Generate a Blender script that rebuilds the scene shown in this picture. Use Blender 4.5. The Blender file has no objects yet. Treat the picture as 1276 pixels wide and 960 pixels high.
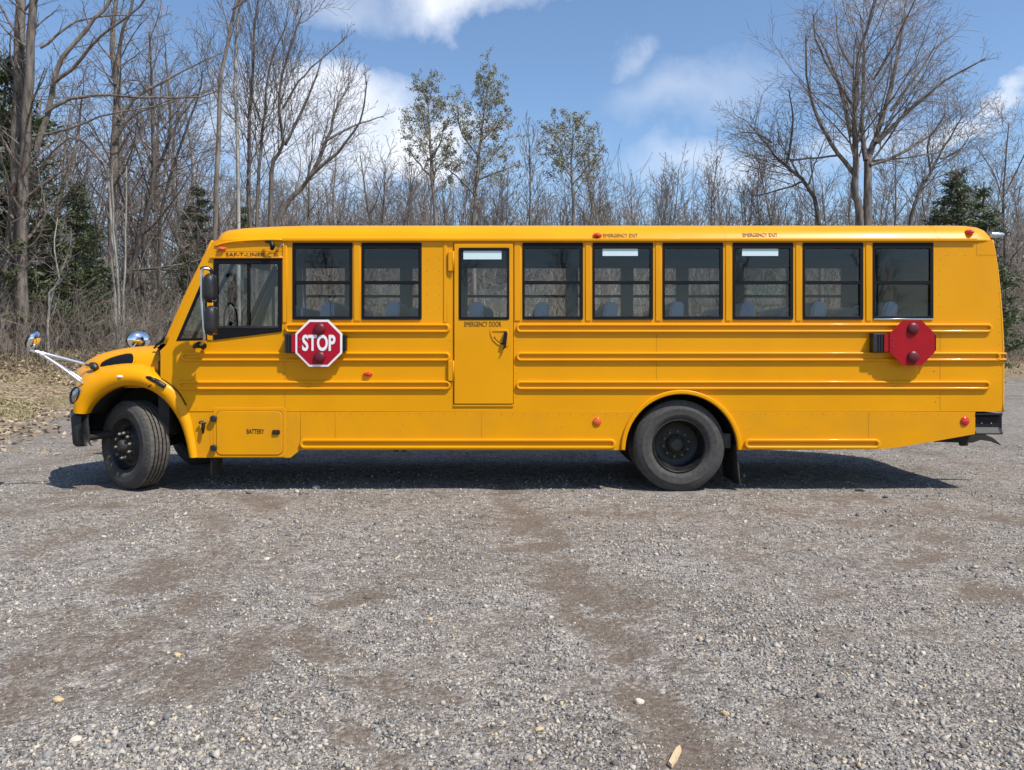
import bpy, bmesh, math, random
import numpy as np
from mathutils import Vector, Matrix

random.seed(7)
scene = bpy.context.scene
COL = scene.collection
R = math.radians

# ------------------------------------------------------------------ camera, sky, sun, exposure
CAM_D, CAM_H, FPX = 8.5, 1.574, 977.5          # metres in front of the bus side, eye height, focal length in px of a 1276 px wide frame
cd = bpy.data.cameras.new('camera')
cam = bpy.data.objects.new('camera', cd); COL.objects.link(cam)
cam.location = (0, -CAM_D, CAM_H); cam.rotation_euler = (R(90), 0, 0)
cd.sensor_fit = 'HORIZONTAL'; cd.sensor_width = 36.0
cd.lens = FPX / 1276 * 36.0
cd.shift_y = -48.0 / 1276
cd.clip_start = 0.05; cd.clip_end = 2000
scene.camera = cam

SUN_TO = Vector((0.5, -0.42, 1.0)).normalized()   # towards the sun
SUN_EL = math.asin(SUN_TO.z); SUN_AZ = math.atan2(SUN_TO.x, SUN_TO.y)
sl = bpy.data.lights.new('sun', 'SUN'); sl.energy = 4.75; sl.angle = R(0.53); sl.color = (1.0, 0.955, 0.88)
sun = bpy.data.objects.new('sun', sl); COL.objects.link(sun)
sun.rotation_euler = (-SUN_TO).to_track_quat('-Z', 'Y').to_euler(); sun.location = (20, -17, 40)

scene.view_settings.view_transform = 'Standard'; scene.view_settings.look = 'None'
scene.view_settings.exposure = 0.2; scene.view_settings.gamma = 1.0
scene.view_settings.use_curve_mapping = False
scene.cycles.max_bounces = 8; scene.cycles.transparent_max_bounces = 24
scene.cycles.diffuse_bounces = 3; scene.cycles.glossy_bounces = 3
scene.cycles.caustics_reflective = False; scene.cycles.caustics_refractive = False

def build_world():
    w = bpy.data.worlds.new('World'); scene.world = w; w.use_nodes = True
    nt = w.node_tree; nt.nodes.clear(); N = nt.nodes.new; L = nt.links.new
    def math_(op, a, b=None, c=None):
        n = N('ShaderNodeMath'); n.operation = op
        for i, v in enumerate((a, b, c)):
            if v is None: continue
            if isinstance(v, (int, float)): n.inputs[i].default_value = v
            else: L(v, n.inputs[i])
        return n.outputs[0]
    sky = N('ShaderNodeTexSky'); sky.sky_type = 'NISHITA'; sky.sun_disc = False
    sky.sun_elevation = SUN_EL; sky.sun_rotation = SUN_AZ
    sky.air_density = 1.0; sky.dust_density = 0.5; sky.ozone_density = 3.0; sky.altitude = 200
    tc = N('ShaderNodeTexCoord')
    nz = N('ShaderNodeTexNoise'); nz.inputs['Scale'].default_value = 7.0; nz.inputs['Detail'].default_value = 7; nz.inputs['Roughness'].default_value = 0.58
    L(tc.outputs['Generated'], nz.inputs['Vector'])
    # ragged directions: the sky's direction pushed about by noise
    warp = N('ShaderNodeVectorMath'); warp.operation = 'SUBTRACT'; L(nz.outputs['Color'], warp.inputs[0]); warp.inputs[1].default_value = (0.5, 0.5, 0.5)
    wsc = N('ShaderNodeVectorMath'); wsc.operation = 'SCALE'; L(warp.outputs[0], wsc.inputs[0]); wsc.inputs['Scale'].default_value = 0.17
    add = N('ShaderNodeVectorMath'); add.operation = 'ADD'; L(tc.outputs['Generated'], add.inputs[0]); L(wsc.outputs[0], add.inputs[1])
    sep = N('ShaderNodeSeparateXYZ'); L(add.outputs[0], sep.inputs[0])
    az = math_('ARCTAN2', sep.outputs['X'], sep.outputs['Y'])
    el = math_('ARCSINE', math_('MINIMUM', math_('MAXIMUM', sep.outputs['Z'], -1.0), 1.0))
    def blob(a, e, ra, re, amp, soft=1.0):
        da = math_('DIVIDE', math_('SUBTRACT', az, R(a)), R(ra)); de = math_('DIVIDE', math_('SUBTRACT', el, R(e)), R(re))
        r2 = math_('ADD', math_('MULTIPLY', da, da), math_('MULTIPLY', de, de))
        v = math_('SUBTRACT', 1.0, math_('SQRT', r2))
        v = math_('MULTIPLY', math_('MAXIMUM', v, 0.0), 1.0 / soft)
        return math_('MULTIPLY', math_('MINIMUM', v, 1.0), amp)
    clouds = [blob(-2.8, 25.0, 8.0, 4.0, .95, .5), blob(-13.0, 24.5, 6, 2.2, .35, .8),
              blob(-13.5, 15.0, 9.0, 4.8, .95, .45), blob(-6.0, 14.2, 4.6, 3.0, .9, .45), blob(-18, 26, 5, 2, .45, .7),
              blob(9.2, 20.6, 2.0, 1.4, .30, .9), blob(13.4, 17.4, 7.5, 2.8, .34, .9), blob(30.0, 13.6, 3.0, 1.2, .6, .6),
              blob(32.6, 14.6, 1.8, 1.0, .6, .6), blob(15, 12.2, 8, 2.2, .5, .8), blob(28, 22.6, 7, 2.2, .35, .9),
              blob(24, 13.5, 6, 2, .45, .8)]
    # the same kind of fair-weather cloud over the rest of the sky
    n2 = N('ShaderNodeTexNoise'); n2.inputs['Scale'].default_value = 2.6; n2.inputs['Detail'].default_value = 8; n2.inputs['Roughness'].default_value = 0.55
    mp = N('ShaderNodeMapping'); mp.inputs['Scale'].default_value = (1, 1, 2.4); mp.inputs['Location'].default_value = (3.1, 8.4, 1.2)
    L(tc.outputs['Generated'], mp.inputs['Vector']); L(mp.outputs[0], n2.inputs['Vector'])
    gen = N('ShaderNodeMapRange'); gen.inputs['From Min'].default_value = 0.57; gen.inputs['From Max'].default_value = 0.75
    L(n2.outputs['Fac'], gen.inputs['Value'])
    tot = math_('MULTIPLY', gen.outputs[0], 0.22)
    for c in clouds: tot = math_('MAXIMUM', tot, c)
    # break the inside of each cloud up
    n3 = N('ShaderNodeTexNoise'); n3.inputs['Scale'].default_value = 9; n3.inputs['Detail'].default_value = 6
    L(tc.outputs['Generated'], n3.inputs['Vector'])
    br = N('ShaderNodeMapRange'); br.inputs['From Min'].default_value = 0.3; br.inputs['From Max'].default_value = 0.62
    br.inputs['To Min'].default_value = 0.55; L(n3.outputs['Fac'], br.inputs['Value'])
    fac = math_('MINIMUM', math_('MULTIPLY', tot, br.outputs[0]), 0.95)
    mix = N('ShaderNodeMix'); mix.data_type = 'RGBA'
    L(fac, mix.inputs['Factor'])
    hs = N('ShaderNodeHueSaturation'); hs.inputs['Saturation'].default_value = 1.04
    L(sky.outputs[0], hs.inputs['Color']); L(hs.outputs[0], mix.inputs[6])
    mix.inputs[7].default_value = (6.3, 6.5, 6.9, 1)
    bg = N('ShaderNodeBackground'); bg.inputs['Strength'].default_value = 0.15
    out = N('ShaderNodeOutputWorld'); L(mix.outputs[2], bg.inputs['Color']); L(bg.outputs[0], out.inputs[0])
build_world()

# ------------------------------------------------------------------ helpers
def PX(px): return (px - 638.0) / 115.0          # metres along the bus side
def PZ(py): return (613.0 - py) / 115.0          # metres above the ground at the bus side
def AT(px, py, Y):                               # a point at depth Y behind the bus side
    s = (CAM_D + Y) / FPX
    return Vector(((px - 638) * s, Y, CAM_H + (432 - py) * s))
def GR(px, py):                                  # a point on the flat ground
    d = CAM_H * FPX / (py - 432)
    return ((px - 638) * d / FPX, d - CAM_D)

def link(name, me, mat=None, parent=None, smooth=False):
    o = bpy.data.objects.new(name, me); COL.objects.link(o)
    if mat is not None and len(me.materials) == 0: me.materials.append(mat)
    if parent is not None: o.parent = parent
    if smooth: me.polygons.foreach_set('use_smooth', [True] * len(me.polygons))
    return o
def mesh(name, verts, faces, mat=None, parent=None, smooth=False):
    me = bpy.data.meshes.new(name); me.from_pydata([tuple(v) for v in verts], [], faces); me.update()
    return link(name, me, mat, parent, smooth)
def np_mesh(name, V, F, mat=None, parent=None, smooth=False):
    """V (n,3), F (m,k) with equal k."""
    me = bpy.data.meshes.new(name); V = np.asarray(V, np.float32); F = np.asarray(F, np.int32); k = F.shape[1]
    me.vertices.add(len(V)); me.vertices.foreach_set('co', V.ravel())
    me.loops.add(F.size); me.loops.foreach_set('vertex_index', F.ravel())
    me.polygons.add(len(F)); me.polygons.foreach_set('loop_start', np.arange(0, F.size, k, dtype=np.int32))
    me.polygons.foreach_set('loop_total', np.full(len(F), k, np.int32))
    if smooth: me.polygons.foreach_set('use_smooth', np.ones(len(F), bool))
    me.update(calc_edges=True); me.validate()
    return link(name, me, mat, parent)
def tag(o, label, cat=None, group=None, kind=None):
    if label: o['label'] = label
    if cat: o['category'] = cat
    if group: o['group'] = group
    if kind: o['kind'] = kind
    return o
def empty(name, loc=(0, 0, 0), parent=None):
    o = bpy.data.objects.new(name, None); COL.objects.link(o); o.location = loc; o.empty_display_size = 0.2
    if parent is not None: o.parent = parent
    return o
def curve_mesh(cu):
    t = bpy.data.objects.new('t', cu); me = bpy.data.meshes.new_from_object(t)
    bpy.data.objects.remove(t); bpy.data.curves.remove(cu); return me
def plate_me(outline, holes=(), y0=0.0, thick=0.01, bevel=0.0, res=2):
    """flat plate in the x-z plane, its front at y0 and its back at y0 + thick"""
    cu = bpy.data.curves.new('c', 'CURVE'); cu.dimensions = '2D'; cu.fill_mode = 'BOTH'
    cu.extrude = max(thick / 2 - bevel, 0.0005); cu.bevel_depth = bevel; cu.bevel_resolution = res; cu.offset = -bevel
    for poly in [outline] + list(holes):
        s = cu.splines.new('POLY'); s.points.add(len(poly) - 1); s.use_cyclic_u = True
        for p, (x, z) in zip(s.points, poly): p.co = (x, z, 0, 1)
    me = curve_mesh(cu)
    n = len(me.vertices); co = np.empty(n * 3, np.float32); me.vertices.foreach_get('co', co); co = co.reshape(-1, 3)
    out = np.stack([co[:, 0], y0 + thick / 2 - co[:, 2], co[:, 1]], 1)
    me.vertices.foreach_set('co', out.ravel()); me.update()
    return me
def plate(name, outline, holes=(), y0=0.0, thick=0.01, mat=None, parent=None, bevel=0.0, res=2):
    return link(name, plate_me(outline, holes, y0, thick, bevel, res), mat, parent)
def px_poly(pts): return [(PX(a), PZ(b)) for a, b in pts]
def rect(x0, x1, z0, z1, r=0.0, n=4):
    if x0 > x1: x0, x1 = x1, x0
    if z0 > z1: z0, z1 = z1, z0
    if r <= 0: return [(x0, z0), (x1, z0), (x1, z1), (x0, z1)]
    pts = []
    for cx, cz, a0 in ((x1 - r, z0 + r, -90), (x1 - r, z1 - r, 0), (x0 + r, z1 - r, 90), (x0 + r, z0 + r, 180)):
        for i in range(n + 1):
            a = R(a0 + 90 * i / n); pts.append((cx + r * math.cos(a), cz + r * math.sin(a)))
    return pts
def prect(a, b, c, d, r=0.0, n=4):               # px rectangle x0,x1,y0,y1
    return rect(PX(a), PX(b), PZ(d), PZ(c), r, n)
def box(name, lo, hi, mat, parent=None, bevel=0.0, seg=2):
    bm = bmesh.new(); bmesh.ops.create_cube(bm, size=1)
    for v in bm.verts:
        v.co = Vector([lo[i] + (v.co[i] + 0.5) * (hi[i] - lo[i]) for i in range(3)])
    if bevel: bmesh.ops.bevel(bm, geom=list(bm.edges), offset=bevel, segments=seg, affect='EDGES', profile=0.6)
    me = bpy.data.meshes.new(name); bm.to_mesh(me); bm.free()
    return link(name, me, mat, parent)
def tube_arrays(pts, rad, sides, closed=False):
    """pts (N,n,3), rad (N,n) -> verts, quads"""
    pts = np.asarray(pts, float); rad = np.asarray(rad, float); N, n, _ = pts.shape
    t = np.gradient(pts, axis=1); t /= np.linalg.norm(t, axis=2, keepdims=True) + 1e-9
    ov = pts[:, -1] - pts[:, 0]; ref = np.zeros((N, 3)); ref[np.arange(N), np.argmin(np.abs(ov), axis=1)] = 1
    u = np.cross(t, ref[:, None, :]); u /= np.linalg.norm(u, axis=2, keepdims=True) + 1e-9
    v = np.cross(t, u)
    a = np.arange(sides) * 2 * np.pi / sides
    ring = (np.cos(a)[None, None, :, None] * u[:, :, None, :] + np.sin(a)[None, None, :, None] * v[:, :, None, :]) * rad[:, :, None, None]
    V = (pts[:, :, None, :] + ring).reshape(-1, 3)
    base = (np.arange(N) * n * sides)[:, None, None] + (np.arange(n - 1) * sides)[None, :, None]
    j = np.arange(sides)[None, None, :]; k = (np.arange(sides) + 1) % sides; k = k[None, None, :]
    F = np.stack([base + j, base + k, base + sides + k, base + sides + j], -1).reshape(-1, 4)
    return V, F
def tube(name, pts, rad, mat, parent=None, sides=10, sub=4, smooth=True):
    P = [Vector(p) for p in pts]
    if len(P) > 2 and sub > 1:
        Q = []
        for i in range(len(P) - 1):
            p0 = P[max(i - 1, 0)]; p1 = P[i]; p2 = P[i + 1]; p3 = P[min(i + 2, len(P) - 1)]
            for s in range(sub):
                q = s / sub
                Q.append(0.5 * ((2 * p1) + (p2 - p0) * q + (2 * p0 - 5 * p1 + 4 * p2 - p3) * q * q + (3 * p1 - p0 - 3 * p2 + p3) * q ** 3))
        Q.append(P[-1]); P = Q
    rr = [rad] * len(P) if isinstance(rad, (int, float)) else list(np.interp(np.linspace(0, 1, len(P)), np.linspace(0, 1, len(rad)), rad))
    V, F = tube_arrays(np.array([[tuple(p) for p in P]]), np.array([rr]), sides)
    F = [tuple(f) for f in F]; n = len(P)
    F.append(tuple(range(sides))[::-1]); F.append(tuple(range((n - 1) * sides, n * sides)))
    return mesh(name, V, F, mat, parent, smooth)
def lathe(name, prof, mat, parent=None, seg=48, smooth=True, close=False):
    """prof: (radius, y) turned about the y axis through the origin"""
    V = []; F = []; n = len(prof)
    for i in range(seg):
        a = 2 * math.pi * i / seg
        for r, y in prof: V.append((r * math.cos(a), y, r * math.sin(a)))
    for i in range(seg):
        i2 = (i + 1) % seg
        for j in range(n - 1 if not close else n):
            j2 = (j + 1) % n
            F.append((i * n + j, i2 * n + j, i2 * n + j2, i * n + j2))
    return mesh(name, V, F, mat, parent, smooth)
def dome(name, c, axis, r, depth, mat, parent=None, seg=20, rings=7, squash=(1, 1)):
    """a shallow lens cap centred at c, bulging along axis"""
    ax = Vector(axis).normalized(); q = ax.to_track_quat('Z', 'Y'); V = []; F = []
    for k in range(rings + 1):
        a = k / rings * math.pi / 2
        for i in range(seg):
            b = 2 * math.pi * i / seg
            V.append(Vector(c) + q @ Vector((r * squash[0] * math.cos(a) * math.cos(b), r * squash[1] * math.cos(a) * math.sin(b), depth * math.sin(a))))
    for k in range(rings):
        for i in range(seg):
            j = (i + 1) % seg; F.append((k * seg + i, k * seg + j, (k + 1) * seg + j, (k + 1) * seg + i))
    F.append(tuple(range(seg))[::-1])
    return mesh(name, V, F, mat, parent, True)
def text(name, s, x0, x1, zc, h, y, mat, parent=None, thick=0.002, bold=0.0):
    """flat lettering filling x0..x1, cap height h, centred at zc"""
    cu = bpy.data.curves.new('f', 'FONT'); cu.body = s; cu.size = 1.0; cu.extrude = 0.5; cu.offset = bold; cu.resolution_u = 4
    me = curve_mesh(cu); n = len(me.vertices); co = np.empty(n * 3, np.float32); me.vertices.foreach_get('co', co); co = co.reshape(-1, 3)
    mn, mx = co.min(0), co.max(0)
    X = x0 + (co[:, 0] - mn[0]) / (mx[0] - mn[0]) * (x1 - x0); Z = zc - h / 2 + (co[:, 1] - mn[1]) / (mx[1] - mn[1]) * h
    Y = y - (co[:, 2] + 0.5) * thick
    me.vertices.foreach_set('co', np.stack([X, Y, Z], 1).astype(np.float32).ravel()); me.update()
    return link(name, me, mat, parent)

# ------------------------------------------------------------------ materials
def base_mat(name, color, rough=0.5, metal=0.0, coat=0.0, coat_rough=0.05, spec=0.5):
    m = bpy.data.materials.new(name); m.use_nodes = True; b = m.node_tree.nodes['Principled BSDF']
    b.inputs['Base Color'].default_value = (*color, 1); b.inputs['Roughness'].default_value = rough
    b.inputs['Metallic'].default_value = metal; b.inputs['Coat Weight'].default_value = coat
    b.inputs['Coat Roughness'].default_value = coat_rough; b.inputs['Specular IOR Level'].default_value = spec
    return m
def varied(name, c1, c2, scale, rough=0.6, bump=0.0, bump_scale=None, detail=5, metal=0.0, coat=0.0, stretch=(1, 1, 1), lo=0.35, hi=0.65, island=False, objrand=0.0, spec=0.5, bdist=0.02):
    m = base_mat(name, c1, rough, metal, coat, spec=spec); nt = m.node_tree; N = nt.nodes.new; L = nt.links.new; b = nt.nodes['Principled BSDF']
    tc = N('ShaderNodeTexCoord'); mp = N('ShaderNodeMapping'); mp.inputs['Scale'].default_value = stretch
    L(tc.outputs['Object'], mp.inputs['Vector'])
    nz = N('ShaderNodeTexNoise'); nz.inputs['Scale'].default_value = scale; nz.inputs['Detail'].default_value = detail
    L(mp.outputs[0], nz.inputs['Vector'])
    mr = N('ShaderNodeMapRange'); mr.inputs['From Min'].default_value = lo; mr.inputs['From Max'].default_value = hi
    L(nz.outputs['Fac'], mr.inputs['Value'])
    mx = N('ShaderNodeMix'); mx.data_type = 'RGBA'; mx.inputs[6].default_value = (*c1, 1); mx.inputs[7].default_value = (*c2, 1)
    if island:
        g = N('ShaderNodeNewGeometry'); ad = N('ShaderNodeMath'); ad.operation = 'MULTIPLY_ADD'
        L(g.outputs['Random Per Island'], ad.inputs[0]); ad.inputs[1].default_value = 0.8; 
        sc_ = N('ShaderNodeMath'); sc_.operation = 'MULTIPLY'; L(mr.outputs[0], sc_.inputs[0]); sc_.inputs[1].default_value = 0.3
        L(sc_.outputs[0], ad.inputs[2]); L(ad.outputs[0], mx.inputs['Factor'])
    else: L(mr.outputs[0], mx.inputs['Factor'])
    col = mx.outputs[2]
    if objrand:
        oi = N('ShaderNodeObjectInfo'); r = N('ShaderNodeMapRange'); r.inputs['To Min'].default_value = 1 - objrand; r.inputs['To Max'].default_value = 1 + objrand
        L(oi.outputs['Random'], r.inputs['Value'])
        vm = N('ShaderNodeVectorMath'); vm.operation = 'SCALE'; L(col, vm.inputs[0]); L(r.outputs[0], vm.inputs['Scale']); col = vm.outputs[0]
    L(col, b.inputs['Base Color'])
    if bump:
        bn = N('ShaderNodeTexNoise'); bn.inputs['Scale'].default_value = bump_scale or scale; bn.inputs['Detail'].default_value = 4
        L(mp.outputs[0], bn.inputs['Vector'])
        bp = N('ShaderNodeBump'); bp.inputs['Strength'].default_value = bump; bp.inputs['Distance'].default_value = bdist
        L(bn.outputs['Fac'], bp.inputs['Height']); L(bp.outputs[0], b.inputs['Normal'])
        if coat: L(bp.outputs[0], b.inputs['Coat Normal'])
    return m
def glass_mat(name, tint, refl=1.0, rough=0.0, ior=1.52):
    m = bpy.data.materials.new(name); m.use_nodes = True; nt = m.node_tree; nt.nodes.clear(); N = nt.nodes.new; L = nt.links.new
    tr = N('ShaderNodeBsdfTransparent'); tr.inputs[0].default_value = (*tint, 1)
    gl = N('ShaderNodeBsdfGlossy'); gl.inputs['Roughness'].default_value = rough; gl.inputs[0].default_value = (refl, refl, refl, 1)
    fr = N('ShaderNodeFresnel'); fr.inputs['IOR'].default_value = ior
    mx = N('ShaderNodeMixShader'); L(fr.outputs[0], mx.inputs[0]); L(tr.outputs[0], mx.inputs[1]); L(gl.outputs[0], mx.inputs[2])
    out = N('ShaderNodeOutputMaterial'); L(mx.outputs[0], out.inputs[0]); return m

M = {}
M['yellow'] = varied('school_bus_yellow', (0.77, 0.328, 0.0), (0.715, 0.300, 0.0), 1.3, rough=0.36, bump=0.035, bump_scale=1.6, coat=0.12, detail=3, spec=0.18)
M['yellow_low'] = varied('school_bus_yellow_dusty', (0.75, 0.318, 0.0), (0.67, 0.290, 0.006), 2.2, rough=0.42, bump=0.03, bump_scale=2.0, coat=0.08, detail=6, spec=0.18)
M['black'] = base_mat('black_paint', (0.006, 0.006, 0.007), 0.4, spec=0.3)
M['black_satin'] = base_mat('black_satin', (0.008, 0.008, 0.009), 0.5, spec=0.25)
M['black_plastic'] = varied('black_plastic', (0.012, 0.012, 0.013), (0.022, 0.022, 0.023), 30, rough=0.48, bump=0.15, bump_scale=220, bdist=0.001)
M['rubber_seal'] = base_mat('window_rubber', (0.006, 0.006, 0.007), 0.6, spec=0.2)
M['under'] = varied('underbody_black', (0.010, 0.0095, 0.009), (0.026, 0.022, 0.018), 6, rough=0.8)
M['tyre'] = varied('tyre_rubber', (0.042, 0.041, 0.039), (0.068, 0.063, 0.057), 24, rough=0.85, bump=0.25, bump_scale=60, bdist=0.004)
M['tread'] = varied('tyre_tread', (0.06, 0.053, 0.046), (0.13, 0.112, 0.094), 26, rough=0.9, bump=0.5, bump_scale=90, bdist=0.004)
M['wheel'] = varied('wheel_black_paint', (0.008, 0.008, 0.009), (0.022, 0.020, 0.018), 14, rough=0.42, spec=.35)
M['hub'] = varied('hub_cast', (0.02, 0.019, 0.018), (0.06, 0.05, 0.04), 22, rough=0.6)
M['nut'] = varied('nut_steel', (0.11, 0.095, 0.08), (0.22, 0.20, 0.175), 60, rough=0.45, metal=0.7)
M['chrome'] = base_mat('chrome', (0.85, 0.86, 0.88), 0.07, 1.0)
M['mirror'] = base_mat('mirror_glass', (0.92, 0.93, 0.94), 0.015, 1.0)
M['arm'] = base_mat('polished_tube', (0.88, 0.88, 0.89), 0.26, 0.9)
M['alu'] = base_mat('brushed_aluminium', (0.6, 0.61, 0.63), 0.3, 1.0)
M['red'] = varied('stop_sign_red', (0.42, 0.006, 0.024), (0.37, 0.006, 0.022), 5, rough=0.5, spec=.2)
M['red_back'] = varied('stop_sign_back_red', (0.38, 0.007, 0.013), (0.33, 0.007, 0.012), 5, rough=0.45, spec=.2)
M['red_lens'] = base_mat('red_lens', (0.12, 0.003, 0.010), 0.42, coat=0.1, coat_rough=.3)
M['red_lamp'] = base_mat('red_lamp_lens', (0.60, 0.012, 0.008), 0.15, coat=0.8)
M['amber'] = base_mat('amber_lens', (0.70, 0.10, 0.008), 0.18, coat=0.8)
M['clear_lens'] = base_mat('headlamp_lens', (0.30, 0.32, 0.34), 0.08, 0.6, coat=1.0)
M['white'] = base_mat('white_reflective', (0.82, 0.80, 0.80), 0.5)
M['text'] = base_mat('lettering_black', (0.012, 0.008, 0.004), 0.55)
M['text_thin'] = base_mat('lettering_brown_black', (0.10, 0.045, 0.004), 0.55)
M['rivet'] = base_mat('rivet_head', (0.42, 0.165, 0.0), 0.5)
M['seam'] = base_mat('panel_gap', (0.50, 0.195, 0.0), 0.8)
M['sticker'] = base_mat('pale_sticker', (0.62, 0.76, 0.78), 0.5)
M['glass'] = glass_mat('window_glass', (0.94, 0.945, 0.95), 0.62, ior=1.45)
M['glass_cab'] = glass_mat('cab_glass', (0.84, 0.86, 0.87), 0.75, ior=1.5)
M['lining'] = varied('interior_grey', (0.165, 0.20, 0.25), (0.14, 0.17, 0.215), 2, rough=0.6)
M['seat'] = varied('seat_vinyl', (0.22, 0.33, 0.48), (0.27, 0.39, 0.54), 5, rough=0.42, bump=0.2, bump_scale=18, bdist=0.006)
M['floor'] = base_mat('bus_floor_rubber', (0.03, 0.03, 0.032), 0.7)
M['flap'] = varied('mudflap_rubber', (0.022, 0.022, 0.022), (0.06, 0.055, 0.05), 8, rough=0.7)
# ------------------------------------------------------------------ the school bus
W = 2.34                                          # body width
bus = tag(empty('school_bus'), 'long yellow school bus with front wheels turned, parked side-on across the gravel lot', 'school bus')

# window boxes in px of the side elevation: x0, x1
WIN = [(364.5, 439.5), (450.5, 525.5)] + [(651 + 87.3 * i, 651 + 87.3 * i + 75.5) for i in range(6)]
WT, WB = 302.5, 398.0
ARC_C = (PX(848.5), PZ(561.0)); ARC_R = 74.5 / 115
def arc(c, r, a0, a1, n=24):
    return [(c[0] + r * math.cos(R(a0 + (a1 - a0) * i / n)), c[1] + r * math.sin(R(a0 + (a1 - a0) * i / n))) for i in range(n + 1)]

FEN_OUT = [(91, 514), (93.5, 490), (104, 477), (122, 467), (147, 459.5), (172, 460), (190, 466), (206, 475), (222, 489), (236, 515), (242, 540), (246.5, 570)]
FEN_IN = [(107, 516), (112, 507), (121, 497), (135, 487.5), (152, 481.5), (171, 481.5), (184, 485), (196, 491.5), (209, 503), (223, 523.5), (231, 545), (236.5, 570)]

a513 = math.degrees(math.asin((PZ(513) - ARC_C[1]) / ARC_R))
main_outline = (px_poly([(200, 475), (200, 437), (207, 430), (213, 418), (264, 302), (270, 299), (1237, 299), (1244, 340), (1249, 400), (1251, 450), (1250, 513)])
                + arc(ARC_C, ARC_R, a513, 180 - a513, 20) + px_poly([(228, 513), (226, 500), (212, 485)]))
win_holes = [prect(a + 1.2, b - 1.2, WT + 1, WB - 1.5) for a, b in WIN]
door_hole = prect(565, 640, 303, 505)
drv = px_poly([(268.5, 325), (350, 324.5), (350, 413.5), (268.5, 422.5)])
quarter = px_poly([(221, 424), (257, 423), (257, 347), (253, 349)])
plate('side_panel', main_outline, win_holes + [door_hole, drv, quarter], 0.0, 0.03, M['yellow'], bus)
# far side: the same skin with a passenger door where the driver's window is
FWIN = [(302 + 87.3 * i, 302 + 87.3 * i + 75.5) for i in range(10)]
fh = [prect(a + 1.2, b - 1.2, WT + 1, WB - 1.5) for a, b in FWIN]
door_far = px_poly([(226, 560), (226, 420), (262, 330), (292, 330), (292, 560)])
plate('side_panel', px_poly([(200, 560), (200, 437), (213, 418), (264, 302), (270, 299), (1237, 299), (1251, 450), (1250, 513), (1215, 541), (1100, 559), (925, 561)])
      + arc(ARC_C, ARC_R, 0, 180, 20) + px_poly([(770, 561)]), fh + [door_far], W - 0.03, 0.03, M['yellow'], bus)
dfar = plate('entrance_door', px_poly([(227, 559), (227, 421), (262, 331), (291, 331), (291, 559)]), [px_poly([(232, 550), (232, 424), (258, 352), (258, 550)]), px_poly([(262, 550), (262, 337), (287, 337), (287, 550)])], W - 0.04, 0.03, M['black'], bus)
plate('pane', px_poly([(231, 551), (231, 423), (261, 336), (288, 336), (288, 551)]), [], W - 0.03, 0.006, M['glass_cab'], dfar)

# skirt panels, set a few millimetres proud of the upper skin
fen_edge = [(228, 514), (236.5, 516), (242.5, 540), (246, 570.5)]
plate('skirt_panel', px_poly(fen_edge + [(362, 570.5), (374, 561), (374, 513.5)]), [], -0.004, 0.03, M['yellow_low'], bus, 0.001)
plate('skirt_panel', px_poly([(374.6, 513.5), (374.6, 561)]) + px_poly([(773.4, 561)]) + arc(ARC_C, ARC_R, 180, 180 - a513, 10)[1:], [], -0.004, 0.03, M['yellow_low'], bus, 0.001)
plate('skirt_panel', arc(ARC_C, ARC_R, a513, 0, 10) + px_poly([(1090, 560), (1110, 559), (1165, 550), (1215, 541), (1215, 513.5)]), [], -0.004, 0.03, M['yellow_low'], bus, 0.001)
# panel joints and rivets
def seam(pts, w=0.5, y=-0.0015):
    (x0, y0), (x1, y1) = pts
    if x0 == x1: pr = prect(x0 - w / 2, x0 + w / 2, y0, y1)
    else: pr = prect(x0, x1, y0 - w / 2, y0 + w / 2)
    return plate('panel_joint', pr, [], y, 0.004, M['seam'], bus)
for s in ([(355, 430), (355, 512)], [(818, 416), (818, 439)], [(818, 451), (818, 474)], [(1171.5, 451), (1171.5, 474)], [(1171.5, 487), (1171.5, 512)], [(1171.5, 416), (1171.5, 439)],
          [(555.5, 302), (555.5, 402)], [(644.5, 302), (644.5, 402)], [(1217, 318), (1244, 318)], [(1217, 302), (1217, 318)]):
    seam(s, 0.55)
for s in ([(418, 514), (418, 546)], [(1082, 514), (1082, 547)], [(262, 514), (262, 569)], [(600, 514), (600, 546)]): seam(s, 0.5, -0.0055)
riv = []
for x in np.arange(380, 770, 14.4): riv.append((x, 516, -0.004))
for x in np.arange(925, 1210, 14.4): riv.append((x, 516, -0.004))
for x in np.arange(244, 372, 14.4): riv.append((x, 509.5, 0))
for y in np.arange(425, 505, 10): riv += [(352.5, y, 0), (560.5, y, 0), (642.5, y, 0), (1168.5, y, 0)]
for y in np.arange(318, 512, 16): riv.append((1243 + max(0, (y - 318)) * .022, y, 0))
for y in np.arange(308, 396, 15): riv += [(1170, y, 0), (532, y, 0), (548, y, 0)]
for x in (1180, 1190, 1203): riv.append((x, 318, 0))
for x, y in ((502, 529), (700, 532), (935, 534), (1005, 533), (1082, 520), (1140, 533), (1166, 500), (1164, 462), (359, 520), (359, 535), (359, 550)): riv.append((x, y, -0.004))
V = []; F = []
for (x, y, yy) in riv:
    b = len(V); r = 0.0065
    for k in range(6): V.append((PX(x) + r * math.cos(k * math.pi / 3), yy, PZ(y) + r * math.sin(k * math.pi / 3)))
    V.append((PX(x), yy - 0.004, PZ(y)))
    for k in range(6): F.append((b + k, b + (k + 1) % 6, b + 6))
rv = mesh('rivets', V, F, M['rivet'], bus); rv['kind'] = 'stuff'

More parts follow.
